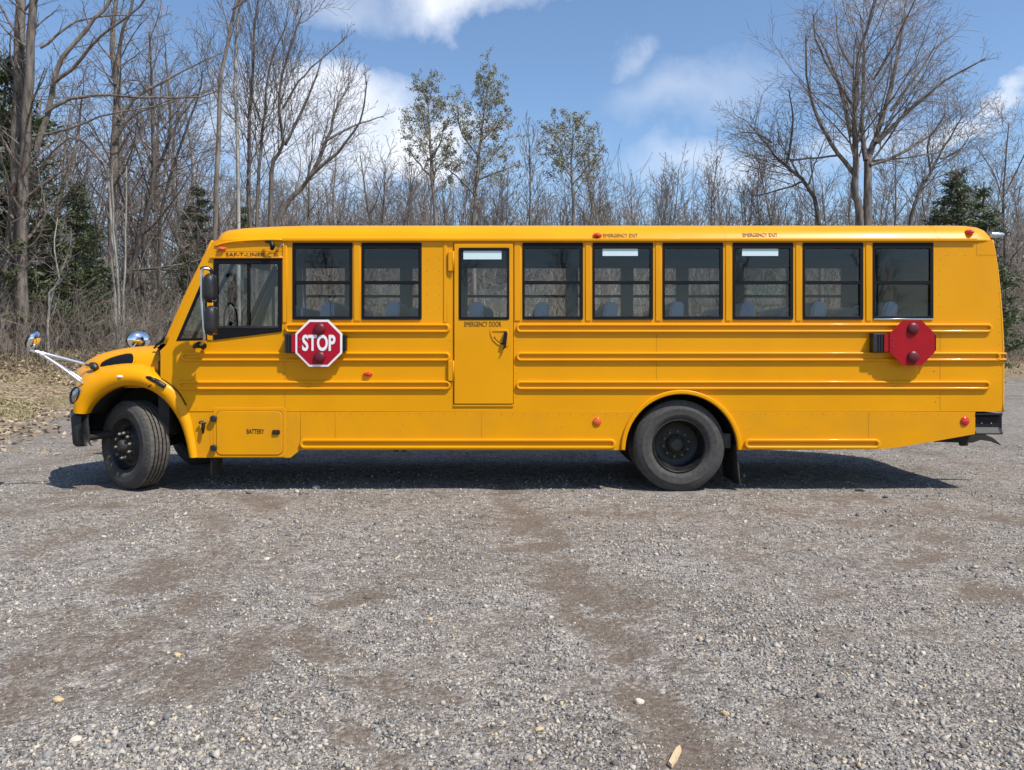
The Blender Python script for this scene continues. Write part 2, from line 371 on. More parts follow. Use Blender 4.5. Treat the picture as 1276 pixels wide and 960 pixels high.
# rub rails: a raised stadium ring with a sunk middle
def rub_rail(x0, x1, y0, y1, open_left=False, open_right=False, y=0.0, name='rub_rail'):
    h = (PZ(y0) - PZ(y1)); r = h / 2; zc = (PZ(y0) + PZ(y1)) / 2; a, b = PX(x0), PX(x1); w = h * 0.30
    out = [(b - r, zc - r)] + arc((b - r, zc), r, -90, 90, 10)[1:] + arc((a + r, zc), r, 90, 270, 10)
    r2 = r - w
    inn = arc((b - r, zc), r2, -90, 90, 8) + arc((a + r, zc), r2, 90, 270, 8)
    o = plate(name, out, [inn], y - 0.028, 0.032, M['yellow'], bus, 0.011, 3)
    plate('rail_channel', out[:], [], y - 0.007, 0.011, M['yellow'], o, 0.004, 1)
    return o
for x0, x1, y0, y1 in ((355, 561, 403.5, 415), (643, 1235.5, 403.5, 415), (226, 561.5, 439, 450.5), (643, 1246, 439, 450.5),
                       (222, 562, 474.8, 486), (643, 1233, 474.8, 486)):
    rub_rail(x0, x1, y0, y1)
rub_rail(374, 767, 547, 559.5, y=-0.004); rub_rail(927, 1096, 547, 559.5, y=-0.004)
for yy in (441, 448.3): tube('rail_end', [(PX(1240), -0.017, PZ(yy)), (PX(1249), -0.016, PZ(yy)), (PX(1252.5), 0.01, PZ(yy)), (PX(1252.8), 0.3, PZ(yy))], 0.012, M['yellow'], bus, 8)

# roof shell
PROF = [(0.02, 2.700), (-0.012, 2.712), (-0.016, 2.728), (-0.004, 2.742), (0.012, 2.775), (0.04, 2.822), (0.085, 2.865), (0.15, 2.898), (0.25, 2.922), (0.42, 2.948), (0.65, 2.972), (0.9, 2.988), (W / 2, 2.995)]
PROF = PROF + [(W - y, z) for y, z in PROF[-2::-1]]
def roof_shell(name, stations, mat, parent, dy=0.0, dz=0.0):
    V = []; F = []; n = len(PROF)
    for (x, k, ins) in stations:
        for (y, z) in PROF:
            zz = z if z < 2.745 else 2.742 + (z - 2.742) * k
            c = W / 2; yy = c + (y - c) * (1 - ins / c)
            V.append((x, c + (yy - c) * (1 - dy), zz - dz))
    for i in range(len(stations) - 1):
        for j in range(n - 1): F.append((i * n + j, (i + 1) * n + j, (i + 1) * n + j + 1, i * n + j + 1))
    F.append(tuple(range(n))); F.append(tuple(range((len(stations) - 1) * n, len(stations) * n))[::-1])
    return mesh(name, V, F, mat, parent, True)
ST = [(PX(262), 0.02, 0.26), (PX(262.5), 0.30, 0.20), (PX(265), .50, .14), (PX(270), .66, .08), (PX(278), .76, .04), (PX(295), .845, .012), (PX(320), .91, 0.004), (PX(350), .965, 0), (PX(380), 1.0, 0)] + \
     [(x, 1, 0) for x in np.linspace(PX(420), PX(1205), 9)] + [(PX(1218), .985, 0.0), (PX(1227), .93, .006), (PX(1233), .82, .016), (PX(1236.5), .6, .035), (PX(1238), .3, .06), (PX(1238.3), .02, .09)]
roof = roof_shell('roof', ST, M['yellow'], bus)
roof_shell('headliner', [(PX(285), .55, 0.08), (PX(350), .8, .06), (PX(1190), .8, .06), (PX(1225), .6, .08)], M['lining'], bus, 0.03, 0.055)
for x in (PX(372), PX(640), PX(905), PX(1170)):      # roof seams (bows)
    V = []; F = []
    for (y, z) in PROF[3:-3]:
        for dx in (-0.012, 0.012): V.append((x + dx, y, z + 0.003))
    for i in range(len(V) // 2 - 1): F.append((2 * i, 2 * i + 1, 2 * i + 3, 2 * i + 2))
    mesh('roof_seam', V, F, M['yellow'], roof, True)
# shadow-casting drip rail over the windows
plate('drip_rail', prect(352, 1216, 297.6, 300.8), [], -0.030, 0.03, M['yellow'], roof, 0.004)
tube('drip_rail', [(PX(353), -0.018, PZ(299.5)), (PX(330), -0.018, PZ(299.5)), (PX(300), -0.018, PZ(301)), (PX(280), -0.014, PZ(303.5)), (PX(268), 0.0, PZ(307))], 0.012, M['yellow'], roof, 8)

# interior lining, floor, walls
plate('inner_wall', prect(360, 1225, 300, 478), [prect(a + 2, b - 2, WT + 3, WB - 2) for a, b in WIN] + [prect(570, 636, 308, 470)], 0.034, 0.02, M['lining'], bus)
plate('inner_wall', prect(296, 1225, 300, 478), [prect(a + 4, b - 4, WT + 6, WB - 2) for a, b in FWIN], W - 0.058, 0.02, M['lining'], bus)
box('floor', (PX(222), 0.035, 1.11), (PX(1236), W - 0.035, 1.15), M['floor'], bus)
rw = mesh('rear_wall', [(PX(1238), .04, 2.72), (PX(1238), W - .04, 2.72), (PX(1250.5), W - .02, 1.42), (PX(1250.5), .02, 1.42), (PX(1250), .02, PZ(514)), (PX(1250), W - .02, PZ(514)),
          (PX(1234), .04, 2.72), (PX(1234), W - .04, 2.72), (PX(1246), W - .02, 1.42), (PX(1246), .02, 1.42), (PX(1246), .02, PZ(514)), (PX(1246), W - .02, PZ(514))],
     [(0, 3, 2, 1), (3, 4, 5, 2), (6, 7, 8, 9), (9, 8, 11, 10), (0, 1, 7, 6), (4, 10, 11, 5), (0, 6, 9, 3), (3, 9, 10, 4), (1, 2, 8, 7), (2, 5, 11, 8)], M['yellow'], bus)
tube('corner_post', [(PX(1237), 0.016, 2.73), (PX(1243.5), 0.014, PZ(340)), (PX(1248.5), 0.012, PZ(400)), (PX(1250.3), 0.012, PZ(450)), (PX(1249.6), 0.012, PZ(514))], 0.016, M['yellow'], bus, 8)
tube('corner_post', [(PX(1237), W - 0.016, 2.73), (PX(1248.5), W - 0.012, PZ(400)), (PX(1249.6), W - 0.012, PZ(514))], 0.016, M['yellow'], bus, 8)

plate('cab_trim', px_poly([(205, 478), (215, 427), (264, 312), (298, 312), (298, 478)]), [px_poly([(227, 472), (227, 421), (262, 331), (291, 331), (291, 472)])], W - 0.058, 0.02, M['black_plastic'], bus)
# passenger windows
def window(a, b, y, parent, side=1, sticker=None, far=False):
    ft = 3.0
    fr = plate('window', prect(a, b, WT, WB, 0.012), [prect(a + ft, b - ft - (0 if far else 1.2), WT + (7.5 if not far else 4), WB - 3.6, 0.01)], y, 0.03, M['rubber_seal'], parent, 0.003)
    ym = y + 0.012
    plate('sash_bar', prect(a + ft - .5, b - ft, 350.2, 354.4), [], ym - 0.010, 0.03, M['rubber_seal'], fr, 0.002)
    plate('upper_pane', prect(a + ft - 1, b - ft + .5, WT + 5, 351), [], ym + 0.004, 0.005, M['glass'], fr)
    plate('lower_pane', prect(a + ft - 1, b - ft + .5, 353.5, WB - 2), [], ym + 0.012, 0.005, M['glass'], fr)
    if not far: plate('window_sill', prect(a + .8, b - .8, WB - .9, WB + .5), [], y - 0.008, 0.02, M['alu'] if a > 1050 else M['rubber_seal'], fr, 0.002)
    if sticker: plate('sticker', prect(*sticker), [], ym + 0.001, 0.002, M['sticker'], fr)
    return fr
STK = {3: (751, 795, 308, 319), 5: (925, 970, 307, 319)}
for i, (a, b) in enumerate(WIN): window(a, b, -0.006, bus, sticker=STK.get(i))
for a, b in FWIN: window(a, b, W - 0.024, bus, far=True)
# window pillars: pressed channels between the windows
for i in range(2, 7):
    a = WIN[i][1]; b = WIN[i + 1][0]
    plate('window_pillar', prect(a + 3.2, b - 2.2, WT - 1, WB + 2), [], -0.009, 0.012, M['yellow'], bus, 0.003)
plate('window_pillar', prect(441.3, 448.8, WT - 1, WB + 2), [], -0.009, 0.012, M['yellow'], bus, 0.003)
plate('window_pillar', prect(641.3, 648.6, WT - 1, WB + 2), [], -0.009, 0.012, M['yellow'], bus, 0.003)
plate('wall_post', prect(553, 557, WT - 1, 402), [], -0.009, 0.012, M['yellow'], bus, 0.003)

# emergency door
door = plate('emergency_door', prect(566, 639.2, 304, 503.5, 0.01), [prect(572.2, 634.2, 309.6, 398.4, 0.012)], -0.018, 0.04, M['yellow'], bus, 0.006)
plate('window_frame', prect(571.8, 634.6, 309.2, 398.8, 0.014), [prect(574.8, 631.6, 312.5, 395.2, 0.012)], -0.024, 0.03, M['rubber_seal'], door, 0.003)
plate('pane', prect(574, 632.4, 311, 396), [], -0.008, 0.005, M['glass'], door)
plate('sticker', prect(577.5, 625, 313, 323.5), [], -0.0115, 0.002, M['sticker'], door)
text('lettering', 'EMERGENCY DOOR', PX(578.8), PX(624.6), PZ(404.2), 0.054, -0.0185, M['text'], door, bold=0.0)
for y0, y1 in ((313.5, 338.5), (449.5, 475)):
    plate('hinge', prect(558.5, 565, y0, y1, 0.01), [], -0.032, 0.032, M['yellow'], door, 0.006)
    tube('hinge_pin', [(PX(565.2), -0.028, PZ(y0)), (PX(565.2), -0.028, PZ(y1))], 0.009, M['yellow'], door, 8)
hd = plate('handle_plate', px_poly([(611, 411), (632, 411), (633.5, 412.5), (633.5, 430.5), (632, 432), (627, 432.5), (620, 429.5), (614, 424), (611, 416)]), [px_poly([(613.5, 413.2), (631, 413.2), (631, 429.5), (626, 430), (620.5, 427), (615.5, 422), (613.5, 416)])], -0.026, 0.012, M['yellow'], door, 0.003)
plate('handle_slot', px_poly([(615.5, 419), (618.5, 423.5), (623, 427.2), (629, 428.6), (629, 431), (622, 429.5), (617.5, 426), (615, 421)]), [], -0.021, 0.006, M['black'], hd)
plate('handle', px_poly([(628.6, 413.5), (631.4, 413.5), (632.4, 416), (630.6, 432), (627.6, 436.2), (626.6, 435.6), (629, 429), (626, 427.5)]), [], -0.062, 0.02, M['black'], hd, 0.004)
box('handle_pivot', (PX(628.5), -0.05, PZ(417.5)), (PX(631.5), -0.018, PZ(413.5)), M['black'], hd, 0.004)
plate('door_sill', prect(565, 640, 504.2, 506.6), [], -0.012, 0.02, M['yellow_low'], bus, 0.002)
plate('door_gap', prect(565.1, 639.9, 303.2, 504), [prect(572, 634.5, 309, 398.5)], 0.024, 0.006, M['black'], bus)

# battery compartment door
plate('battery_box_frame', prect(266, 356, 508.5, 569.5, 0.02), [prect(269.5, 352.8, 512, 567.4, 0.05)], -0.009, 0.008, M['yellow_low'], bus, 0.002)
bd = plate('battery_door', prect(270.2, 352.2, 512.6, 566.8, 0.055, 6), [], -0.016, 0.02, M['yellow_low'], bus, 0.005)
plate('door_gap', prect(269.3, 353.1, 511.8, 567.6, 0.06, 6), [], -0.0052, 0.003, M['seam'], bd)
text('lettering', 'BATTERY', PX(308.2), PX(330), PZ(537.6), 0.05, -0.0165, M['text'], bd, bold=0.01)
for yy in (521.5, 558):
    plate('hinge', [(PX(267.4) + .038 * math.cos(a * math.pi / 4 + .39), PZ(yy) + .036 * math.sin(a * math.pi / 4 + .39)) for a in range(8)], [], -0.05, 0.034, M['black_plastic'], bd, 0.006)
plate('latch', prect(340.2, 349.4, 535.8, 541.2, 0.01), [], -0.030, 0.014, M['black'], bd, 0.003)
plate('latch_paddle', prect(341.5, 348.2, 537, 540.2, 0.006), [], -0.036, 0.008, M['black_plastic'], bd, 0.002)
kl = tube('padlock_hasp', [(PX(250.5), -0.02, PZ(528)), (PX(250), -0.04, PZ(526)), (PX(253.5), -0.045, PZ(524.6)), (PX(257.5), -0.045, PZ(525.4)), (PX(258), -0.04, PZ(528))], 0.009, M['nut'], bus, 8)
tube('padlock_body', [(PX(255), -0.035, PZ(527)), (PX(255.4), -0.05, PZ(533)), (PX(255), -0.045, PZ(540))], [0.022, 0.02, 0.008], M['black'], kl, 8)

# rear wheel arch flare, fenders, wheel wells
plate('wheel_arch_trim', arc(ARC_C, ARC_R + .006, 0, 180, 40) + arc(ARC_C, ARC_R - .042, 180, 0, 40), [], -0.034, 0.05, M['yellow'], bus, 0.012, 3)
def liner(c, r, y0, y1, name='wheel_well'):
    V = []; F = []; n = 24
    for i in range(n + 1):
        a = math.pi * i / n
        for y in (y0, y1): V.append((c[0] + r * math.cos(a), y, c[1] + r * math.sin(a)))
    for i in range(n): F.append((2 * i, 2 * i + 1, 2 * i + 3, 2 * i + 2))
    F.append(tuple(2 * i + 1 for i in range(n + 1)))
    return mesh(name, V, F, M['under'], bus)
liner(ARC_C, ARC_R - .03, 0.02, 0.72); liner(ARC_C, ARC_R - .03, W - 0.02, W - 0.72)

def fender(side):
    """side 0 = near, 1 = far (mirrored)"""
    rows = []; n = len(FEN_IN)
    for i in range(n):
        ix, iz = PX(FEN_IN[i][0]), PZ(FEN_IN[i][1]); ox, oz = PX(FEN_OUT[i][0]), PZ(FEN_OUT[i][1])
        if i == 0: b1, b2 = (-4.80, .12, oz), (-4.95, .44, oz + .02)
        elif i == 1: b1, b2 = (-4.80, .12, oz + .05), (-4.96, .44, oz + .13)
        elif i == 2: b1, b2 = (-4.74, .14, oz + .06), (-4.94, .42, oz + .13)
        elif i == 3: b1, b2 = (-4.58, .14, oz + .055), (-4.74, .34, oz + .09)
        elif i <= 6: b1, b2 = (ox - .03, .12, oz + .045), (ox - .06, .30, oz + .06)
        else: b1, b2 = (ox + .004, .05, oz + .006), (ox + .006, .09, oz + .006)
        mx, mz = ix * .5 + ox * .5, iz * .5 + oz * .5
        q = lambda s: (ix + (ox - ix) * s, iz + (oz - iz) * s)
        bulge = 0.03 if i < 8 else 0.012
        row = [(ix, .10, iz), (ix, .0, iz), (q(.06)[0], -0.022, q(.06)[1]), (q(.25)[0], -0.030 - bulge * .6, q(.25)[1]), (mx, -0.03 - bulge, mz), (q(.8)[0], -0.024 - bulge * .5, q(.8)[1]), (ox, 0.0, oz), b1, b2]
        rows.append(row)
    # smooth along the sweep
    m = len(rows[0]); V = []; F = []; sub = 4; out = []
    for i in range(n - 1):
        for s in range(sub):
            t = s / sub; r_ = []
            for j in range(m):
                p0 = Vector(rows[max(i - 1, 0)][j]); p1 = Vector(rows[i][j]); p2 = Vector(rows[i + 1][j]); p3 = Vector(rows[min(i + 2, n - 1)][j])
                r_.append(0.5 * ((2 * p1) + (p2 - p0) * t + (2 * p0 - 5 * p1 + 4 * p2 - p3) * t * t + (3 * p1 - p0 - 3 * p2 + p3) * t ** 3))
            out.append(r_)
    out.append([Vector(p) for p in rows[-1]])
    for r_ in out:
        for p in r_: V.append((p.x, p.y if side == 0 else W - p.y, p.z))
    for i in range(len(out) - 1):
        for j in range(m - 1): F.append((i * m + j, i * m + j + 1, (i + 1) * m + j + 1, (i + 1) * m + j))
    o = mesh('fender', V, F, M['yellow'], bus, True)
    # dark inner liner following the arch
    V = []; F = []
    for (x, y) in [(96, 519)] + FEN_IN:
        for yy in (0.09, 0.80): V.append((PX(x), yy if side == 0 else W - yy, PZ(y)))
    k = len(V) // 2
    for i in range(k - 1): F.append((2 * i, 2 * i + 1, 2 * i + 3, 2 * i + 2))
    ln = mesh('wheel_well', V, F, M['under'], bus)
    return o
fen = fender(0); fender(1)
# hood
HST = [(-3.80, 1.600, 1.05), (-4.05, 1.594, 1.035), (-4.27, 1.585, 1.015), (-4.45, 1.570, .995), (-4.6, 1.545, .97), (-4.74, 1.508, .93), (-4.89, 1.452, .81), (-4.97, 1.42, .72), (-5.04, 1.388, .62), (-5.13, 1.335, .48), (-5.21, 1.27, .34), (-5.27, 1.18, .22), (-5.30, 1.08, .14)]
V = []; F = []; n = 33
for (x, zt, hw) in HST:
    zb = 1.12 if x > -4.8 else 1.12 - (-4.8 - x) * 0.9
    for j in range(n):
        th = math.pi * j / (n - 1); c = math.cos(th); s = math.sin(th)
        V.append((x, W / 2 - hw * math.copysign(abs(c) ** 0.42, c), zb + (zt - zb) * abs(s) ** 0.55))
for i in range(len(HST) - 1):
    for j in range(n - 1): F.append((i * n + j, (i + 1) * n + j, (i + 1) * n + j + 1, i * n + j + 1))
hood = mesh('hood', V, F, M['yellow'], bus, True)
box('grille', (-5.15, W / 2 - .40, .76), (-5.0, W / 2 + .40, 1.12), M['black_plastic'], bus, 0.04)
mesh('nose_panel', [(-4.93, .44, .80), (-5.08, .62, .80), (-5.08, W - .62, .80), (-4.93, W - .44, .80), (-4.95, .44, 1.12), (-5.09, .66, 1.1), (-5.09, W - .66, 1.1), (-4.95, W - .44, 1.12)],
     [(0, 1, 5, 4), (1, 2, 6, 5), (2, 3, 7, 6)], M['yellow'], bus)
box('engine_bay', (-5.02, .62, .62), (-3.75, W - .62, 1.40), M['under'], bus, 0.05)
box('firewall', (-3.86, .06, .62), (-3.74, W - .06, 1.42), M['under'], bus)
# hood side intake: a sunken black grille with slats
def on_hood(px, py): return AT(px, py, 0.145)
intake = [(124.5, 459), (126.5, 453.5), (134, 448.5), (146, 444.2), (158, 441.6), (165, 441.3), (167.8, 444), (168.2, 450), (166, 454.6), (158, 457.2), (144, 459.3), (132, 461), (126.5, 461)]
def hood_y(x, z):
    xs = [h[0] for h in HST][::-1]; hw = np.interp(x, xs, [h[2] for h in HST][::-1]); zt = np.interp(x, xs, [h[1] for h in HST][::-1])
    zb = 1.12 if x > -4.8 else 1.12 - (-4.8 - x) * 0.9
    s = min(max((z - zb) / (zt - zb), 0.0), 0.999) ** (1 / 0.55); c = math.sqrt(max(1 - s * s, 0))
    return W / 2 - hw * c ** 0.42
def hood_patch(name, pts, lift, mat, parent, grid=10):
    """a thin shape lying on the hood's flank"""
    cx = sum(p[0] for p in pts) / len(pts); cy = sum(p[1] for p in pts) / len(pts); V = []; F = []; k = len(pts)
    for sc_ in (1.0, 1.0, .8, .6, .4, .2):
        for (px, py) in pts:
            qx, qy = cx + (px - cx) * sc_, cy + (py - cy) * sc_; p = AT(qx, qy, .17)
            for _ in range(8): p = AT(qx, qy, .5 * p.y + .5 * hood_y(p.x, p.z))
            V.append(p + Vector((0, -lift, lift * .3)) * (1 if len(V) >= k else -1))
    for r_ in range(5):
        for i in range(k): F.append((r_ * k + i, r_ * k + (i + 1) % k, (r_ + 1) * k + (i + 1) % k, (r_ + 1) * k + i))
    F.append(tuple(range(5 * k, 6 * k)))
    return mesh(name, V, F, mat, parent)
inn = hood_patch('side_intake', intake, 0.02, M['black'], hood)
k_ = len(intake); tube('intake_rim', [inn.data.vertices[k_ + i % k_].co.copy() for i in range(k_ + 1)], 0.009, M['yellow'], hood, 6, 2)
# hood/cowl gap
tube('hood_gap', [AT(199.5, 434, .09), AT(200, 445, .045), AT(200.2, 460, .03), AT(200.4, 474, .015)], 0.010, M['black'], bus, 6)
tube('hood_gap', [AT(200.4, 472, -0.002), AT(212, 479, -.004), AT(224, 491, -.004), AT(232, 505, -.004)], 0.006, M['black'], bus, 6)
# cowl
V = []
for x, z, ins in ((-3.86, 1.555, .06), (-3.80, 1.60, .04), (-3.72, 1.63, .02)):
    for y in np.linspace(ins, W - ins, 13): V.append((x - 0.30 * math.sin(math.pi * (y / W)) ** 1.0 * 1.0, y, z))
F = [(i * 13 + j, i * 13 + j + 1, (i + 1) * 13 + j + 1, (i + 1) * 13 + j) for i in range(2) for j in range(12)]
mesh('cowl', V, F, M['black_plastic'], bus, True)
for x0, x1 in ((192, 203), (194, 207)):
    tube('wiper', [AT(x0, 434 - (x1 - 203), .25), AT(198, 428, .22), AT(x1 + 1, 421, .2), AT(x1 + 9, 401, .35)], 0.012, M['black'], bus, 6)
# windshield and its frame
def wx(z, y):        # raked and bowed
    t = (z - 1.62) / (2.68 - 1.62); return -3.74 + t * 0.46 - 0.22 * math.sin(math.pi * y / W) * (1 - .5 * t)
V = []; F = []; ny, nz = 13, 5
for k in range(nz):
    z = 1.64 + (2.66 - 1.64) * k / (nz - 1)
    for j in range(ny): y = .06 + (W - .12) * j / (ny - 1); V.append((wx(z, y), y, z))
for k in range(nz - 1):
    for j in range(ny - 1): F.append((k * ny + j, k * ny + j + 1, (k + 1) * ny + j + 1, (k + 1) * ny + j))
mesh('windshield', V, F, M['glass_cab'], bus, True)
for y in (.03, W - .03):
    tube('windshield_pillar', [(wx(1.60, y), y, 1.60), (wx(2.1, y), y, 2.1), (wx(2.70, y) + .035, y, 2.72)], [.034, .034, .03], M['yellow'] if y < 1 else M['black'], bus, 10)
tube('windshield_pillar', [(wx(1.64, W / 2), W / 2, 1.64), (wx(2.66, W / 2), W / 2, 2.66)], .025, M['black'], bus, 8)
mesh('front_header', [(wx(2.6, .05), .05, 2.60), (wx(2.6, W / 2) - .02, W / 2, 2.60), (wx(2.6, W - .05), W - .05, 2.60), (PX(264), .2, 2.78), (PX(262) - .03, W / 2, 2.8), (PX(264), W - .2, 2.78)], [(0, 1, 4, 3), (1, 2, 5, 4)], M['yellow'], bus)
# quarter glass and driver's window
qf = plate('quarter_window', px_poly([(219.5, 425), (258, 424), (258, 344), (252.5, 348)]), [px_poly([(224, 422), (255.5, 421), (255.5, 352), (253.8, 353)])], -0.004, 0.03, M['rubber_seal'], bus, 0.002)
plate('pane', px_poly([(222, 423.2), (256.5, 422.2), (256.5, 349), (253, 351)]), [], 0.008, 0.005, M['glass_cab'], qf)
df = plate('driver_window', px_poly([(266.5, 323), (351.5, 322.5), (351.5, 413.5), (266.5, 424)]), [prect(271.5, 346.5, 329, 407.5, 0.015)], -0.012, 0.035, M['rubber_seal'], bus, 0.003)
plate('sash_bar', prect(307.8, 311.2, 328, 408), [], -0.004, 0.03, M['rubber_seal'], df, 0.002)
plate('sash_bar', prect(270, 347, 406.3, 409.5), [], -0.016, 0.03, M['black_plastic'], df, 0.003)
plate('front_pane', prect(270.5, 310, 328, 408), [], 0.010, 0.005, M['glass_cab'], df)
plate('rear_pane', prect(309, 347.5, 328, 408), [], 0.018, 0.005, M['glass_cab'], df)
plate('rain_gutter', prect(262, 353, 320.4, 322.2), [], -0.024, 0.026, M['yellow'], bus, 0.005)
seam([(352, 300), (352, 321)], 1.0); seam([(268, 313.6), (357, 313.6)], 0.5); 
plate('window_post', prect(352.6, 357.5, 303, 402), [], -0.010, 0.012, M['yellow'], bus, 0.003)

# lettering and lamps on the body
text('lettering', 'SAF-T-LINER C2', PX(281.5), PX(343.5), PZ(317.6), 0.045, -0.001, M['text_thin'], bus, 0.003)
text('lettering', 'EMERGENCY EXIT', PX(752), PX(795), PZ(293.3), 0.042, -0.004, M['text_thin'], bus, 0.003)
text('lettering', 'EMERGENCY EXIT', PX(926), PX(969.5), PZ(292.6), 0.042, -0.004, M['text_thin'], bus, 0.003)
for o in [c for c in bus.children if c.name.startswith('lettering')]:
    co = np.array([v.co[:] for v in o.data.vertices])
    if co[:, 2].mean() > 2.72:                    # lay the cove lettering on the curved roof edge
        zs = [p[1] for p in PROF[:13]]; ys = [p[0] for p in PROF[:13]]
        for v in o.data.vertices: v.co.y += float(np.interp(v.co.z, zs, ys)) + 0.001
def lamp(px, py, rx, ry, y, mat, base=None, depth=0.03, name='marker_lamp', parent=None):
    b = plate(name, [(PX(px) + (rx + .008) * math.cos(a * .314), PZ(py) + (ry + .008) * math.sin(a * .314)) for a in range(20)], [], y - 0.010, 0.014, base or M['black_plastic'], parent or bus, 0.003)
    dome('lens', (PX(px), y - 0.010, PZ(py)), (0, -1, 0.0), rx, depth, mat, b, squash=(1, ry / rx))
    return b
lamp(458.5, 466.5, .046, .018, 0.0, M['red_lamp'], M['amber'])
lamp(744, 525.5, .040, .040, -0.004, M['amber'], M['amber'], 0.012)
lamp(1202, 525, .040, .040, -0.004, M['red_lamp'], M['red_lamp'], 0.012)
lamp(276.5, 310.5, .042, .020, -0.002, M['amber'], M['amber'], 0.035)
lamp(744.5, 294, .046, .026, 0.014, M['red_lamp'], M['amber'], 0.05)
lamp(1210, 289.5, .044, .026, 0.04, M['red_lamp'], M['red_lamp'], 0.06)
lamp(152.5, 469.5, .044, .020, -0.028, M['white'], M['chrome'], 0.03)
# antenna/camera bracket by the driver's window
tube('camera_bracket', [AT(331, 301.5, -.04), AT(337, 302, -.08), AT(339.5, 307, -.09), AT(338.5, 311, -.07)], [.012, .022, .03, .018], M['black'], bus, 8)
tube('vent_nozzle', [AT(346, 310, -.01), AT(348, 308, -.04), AT(353, 304.5, -.06)], [.018, .012, .006], M['alu'], bus, 8)
# visor and rear light bar
box('sun_visor', (PX(253), .25, PZ(304)), (PX(262.5), .75, PZ(297)), M['black_plastic'], bus, 0.02)
tube('rear_light_bar', [AT(1234, 293, .3), AT(1242, 293, .3), AT(1251, 292.5, .3)], [.034, .034, .018], M['alu'], bus, 10)

# stop arms
def octagon(cx, cz, ap):
    r = ap / math.cos(math.pi / 8)
    return [(cx + r * math.cos(math.pi / 8 + k * math.pi / 4), cz + r * math.sin(math.pi / 8 + k * math.pi / 4)) for k in range(8)]
def stop_arm(px, py, printed):
    cx, cz, ap = PX(px), PZ(py), 26.2 / 115; y = -0.115
    m = M['red'] if printed else M['red_back']
    o = plate('stop_sign', octagon(cx, cz, ap * (1.06 if not printed else 1.1)), [], y, 0.006, M['white'] if printed else m, bus, 0.001)
    if printed: plate('sign_face', octagon(cx, cz, ap * 1.0), [], y - 0.003, 0.003, m, o)
    yy = y - (0.003 if printed else 0.0)
    if printed:
        text('lettering', 'STOP', cx - 20.3 / 115, cx + 20.6 / 115, cz + 0.004, 20.2 / 115, yy - 0.0005, M['white'], o, 0.003, 0.03)
    for dz in (17.6, -17.2):
        lp = lathe('flasher_lamp', [(0.0, 0.012), (.060, .012), (.062, -.004), (.059, -.013), (.054, -.015)], M['red_lens'], o, 28)
        lp.location = (cx + 1.0 / 115, yy - 0.004, cz + dz / 115)
        dl = dome('flasher_lens', (cx + 1.0 / 115, yy - 0.018, cz + dz / 115), (0, -1, 0), .054, .016, M['red_lens'], o)
    # spring arm and black mounting box
    bx = px - 36.5 if printed else px - 38
    box('mounting_box', (PX(bx - (6.5 if printed else 9)), -0.095, PZ(py + 12)), (PX(bx + 8), -0.001, PZ(py - 12)), M['black_plastic'], o, 0.012)
    for k in range(3): box('box_rib', (PX(bx - 3 + 3.2 * k), -0.102, PZ(py + 10.5)), (PX(bx - 2 + 3.2 * k), -0.09, PZ(py - 10.5)), M['black'], o, 0.002)
    box('arm_plate', (PX(px - 34), y + 0.008, PZ(py + 11)), (PX(px - 24), y + 0.02, PZ(py - 11)), m, o, 0.002)
    for dz in (-5, 5): dome('bolt', (PX(px - 23.5), yy - .001, PZ(py + dz)), (0, -1, 0), .008, .006, M['nut'], o, 8, 3)
    box('wind_guard', (PX(px + (26 if printed else 28)), -0.112, PZ(py + 10)), (PX(px + (33 if printed else 29.8)), -0.02, PZ(py - 10)), M['black'], o, 0.008)
    return o
s1 = stop_arm(400.5, 428, True); s1['label'] = 'red octagonal stop sign with white border and white STOP lettering'
s2 = stop_arm(1130, 427.5, False); s2['label'] = 'plain red octagonal stop arm near the rear of the bus'

# mirrors
def capsule(name, px, py0, py1, w, y, mat, parent):
    z0 = AT(px, py1, y).z; z1 = AT(px, py0, y).z; x = AT(px, py0, y).x; V = []; F = []; n = 16; k = 12
    for i in range(k + 1):
        t = i / k; e = (1 - abs(2 * t - 1) ** 4) ** 0.5 if 0 < i < k else 0.25
        for j in range(n):
            a = 2 * math.pi * j / n; c, s = math.cos(a), math.sin(a)
            V.append((x + w * e * math.copysign(abs(c) ** .7, c), y + w * 1.25 * e * math.copysign(abs(s) ** .7, s), z0 + (z1 - z0) * t))
    for i in range(k):
        for j in range(n): F.append((i * n + j, i * n + (j + 1) % n, (i + 1) * n + (j + 1) % n, (i + 1) * n + j))
    F.append(tuple(range(n))[::-1]); F.append(tuple(range(k * n, (k + 1) * n)))
    return mesh(name, V, F, mat, parent, True)
for (a, b, c) in ((261.5, 341, 377.5), (263, 381, 418.5)):
    mm = capsule('side_mirror', a, b, c, .064, -0.36, M['black_plastic'], bus)
    p = AT(a + 4.4, (b + c) / 2, -0.36); h = (c - b) / 2 / 115 * .86
    box('mirror_glass', (p.x, p.y - .03, p.z - h), (p.x + .006, p.y + .07, p.z + h), M['mirror'], mm, 0.002)
mb = tube('mirror_bracket', [AT(262, 336, -.34), AT(254, 335, -.37), AT(251.5, 340, -.37), AT(251.5, 372, -.37), AT(253.5, 400, -.37), AT(255, 420, -.37), AT(252, 428, -.25), AT(248, 431, -.04)], .014, M['alu'], bus, 10)
tube('bracket_tip', [AT(250, 336, -.36), AT(256, 334, -.35), AT(263, 337, -.33), AT(264, 344, -.33)], .020, M['black'], mb, 8)
tube('bracket_foot', [AT(242, 432.5, -.02), AT(247, 430, -.10), AT(253.5, 431, -.08), AT(253, 434, -.02)], [.02, .036, .036, .02], M['black'], mb, 8)
plate('mirror_stay', prect(258.5, 265.5, 374, 424), [], -0.012, 0.012, M['yellow'], bus, 0.004)
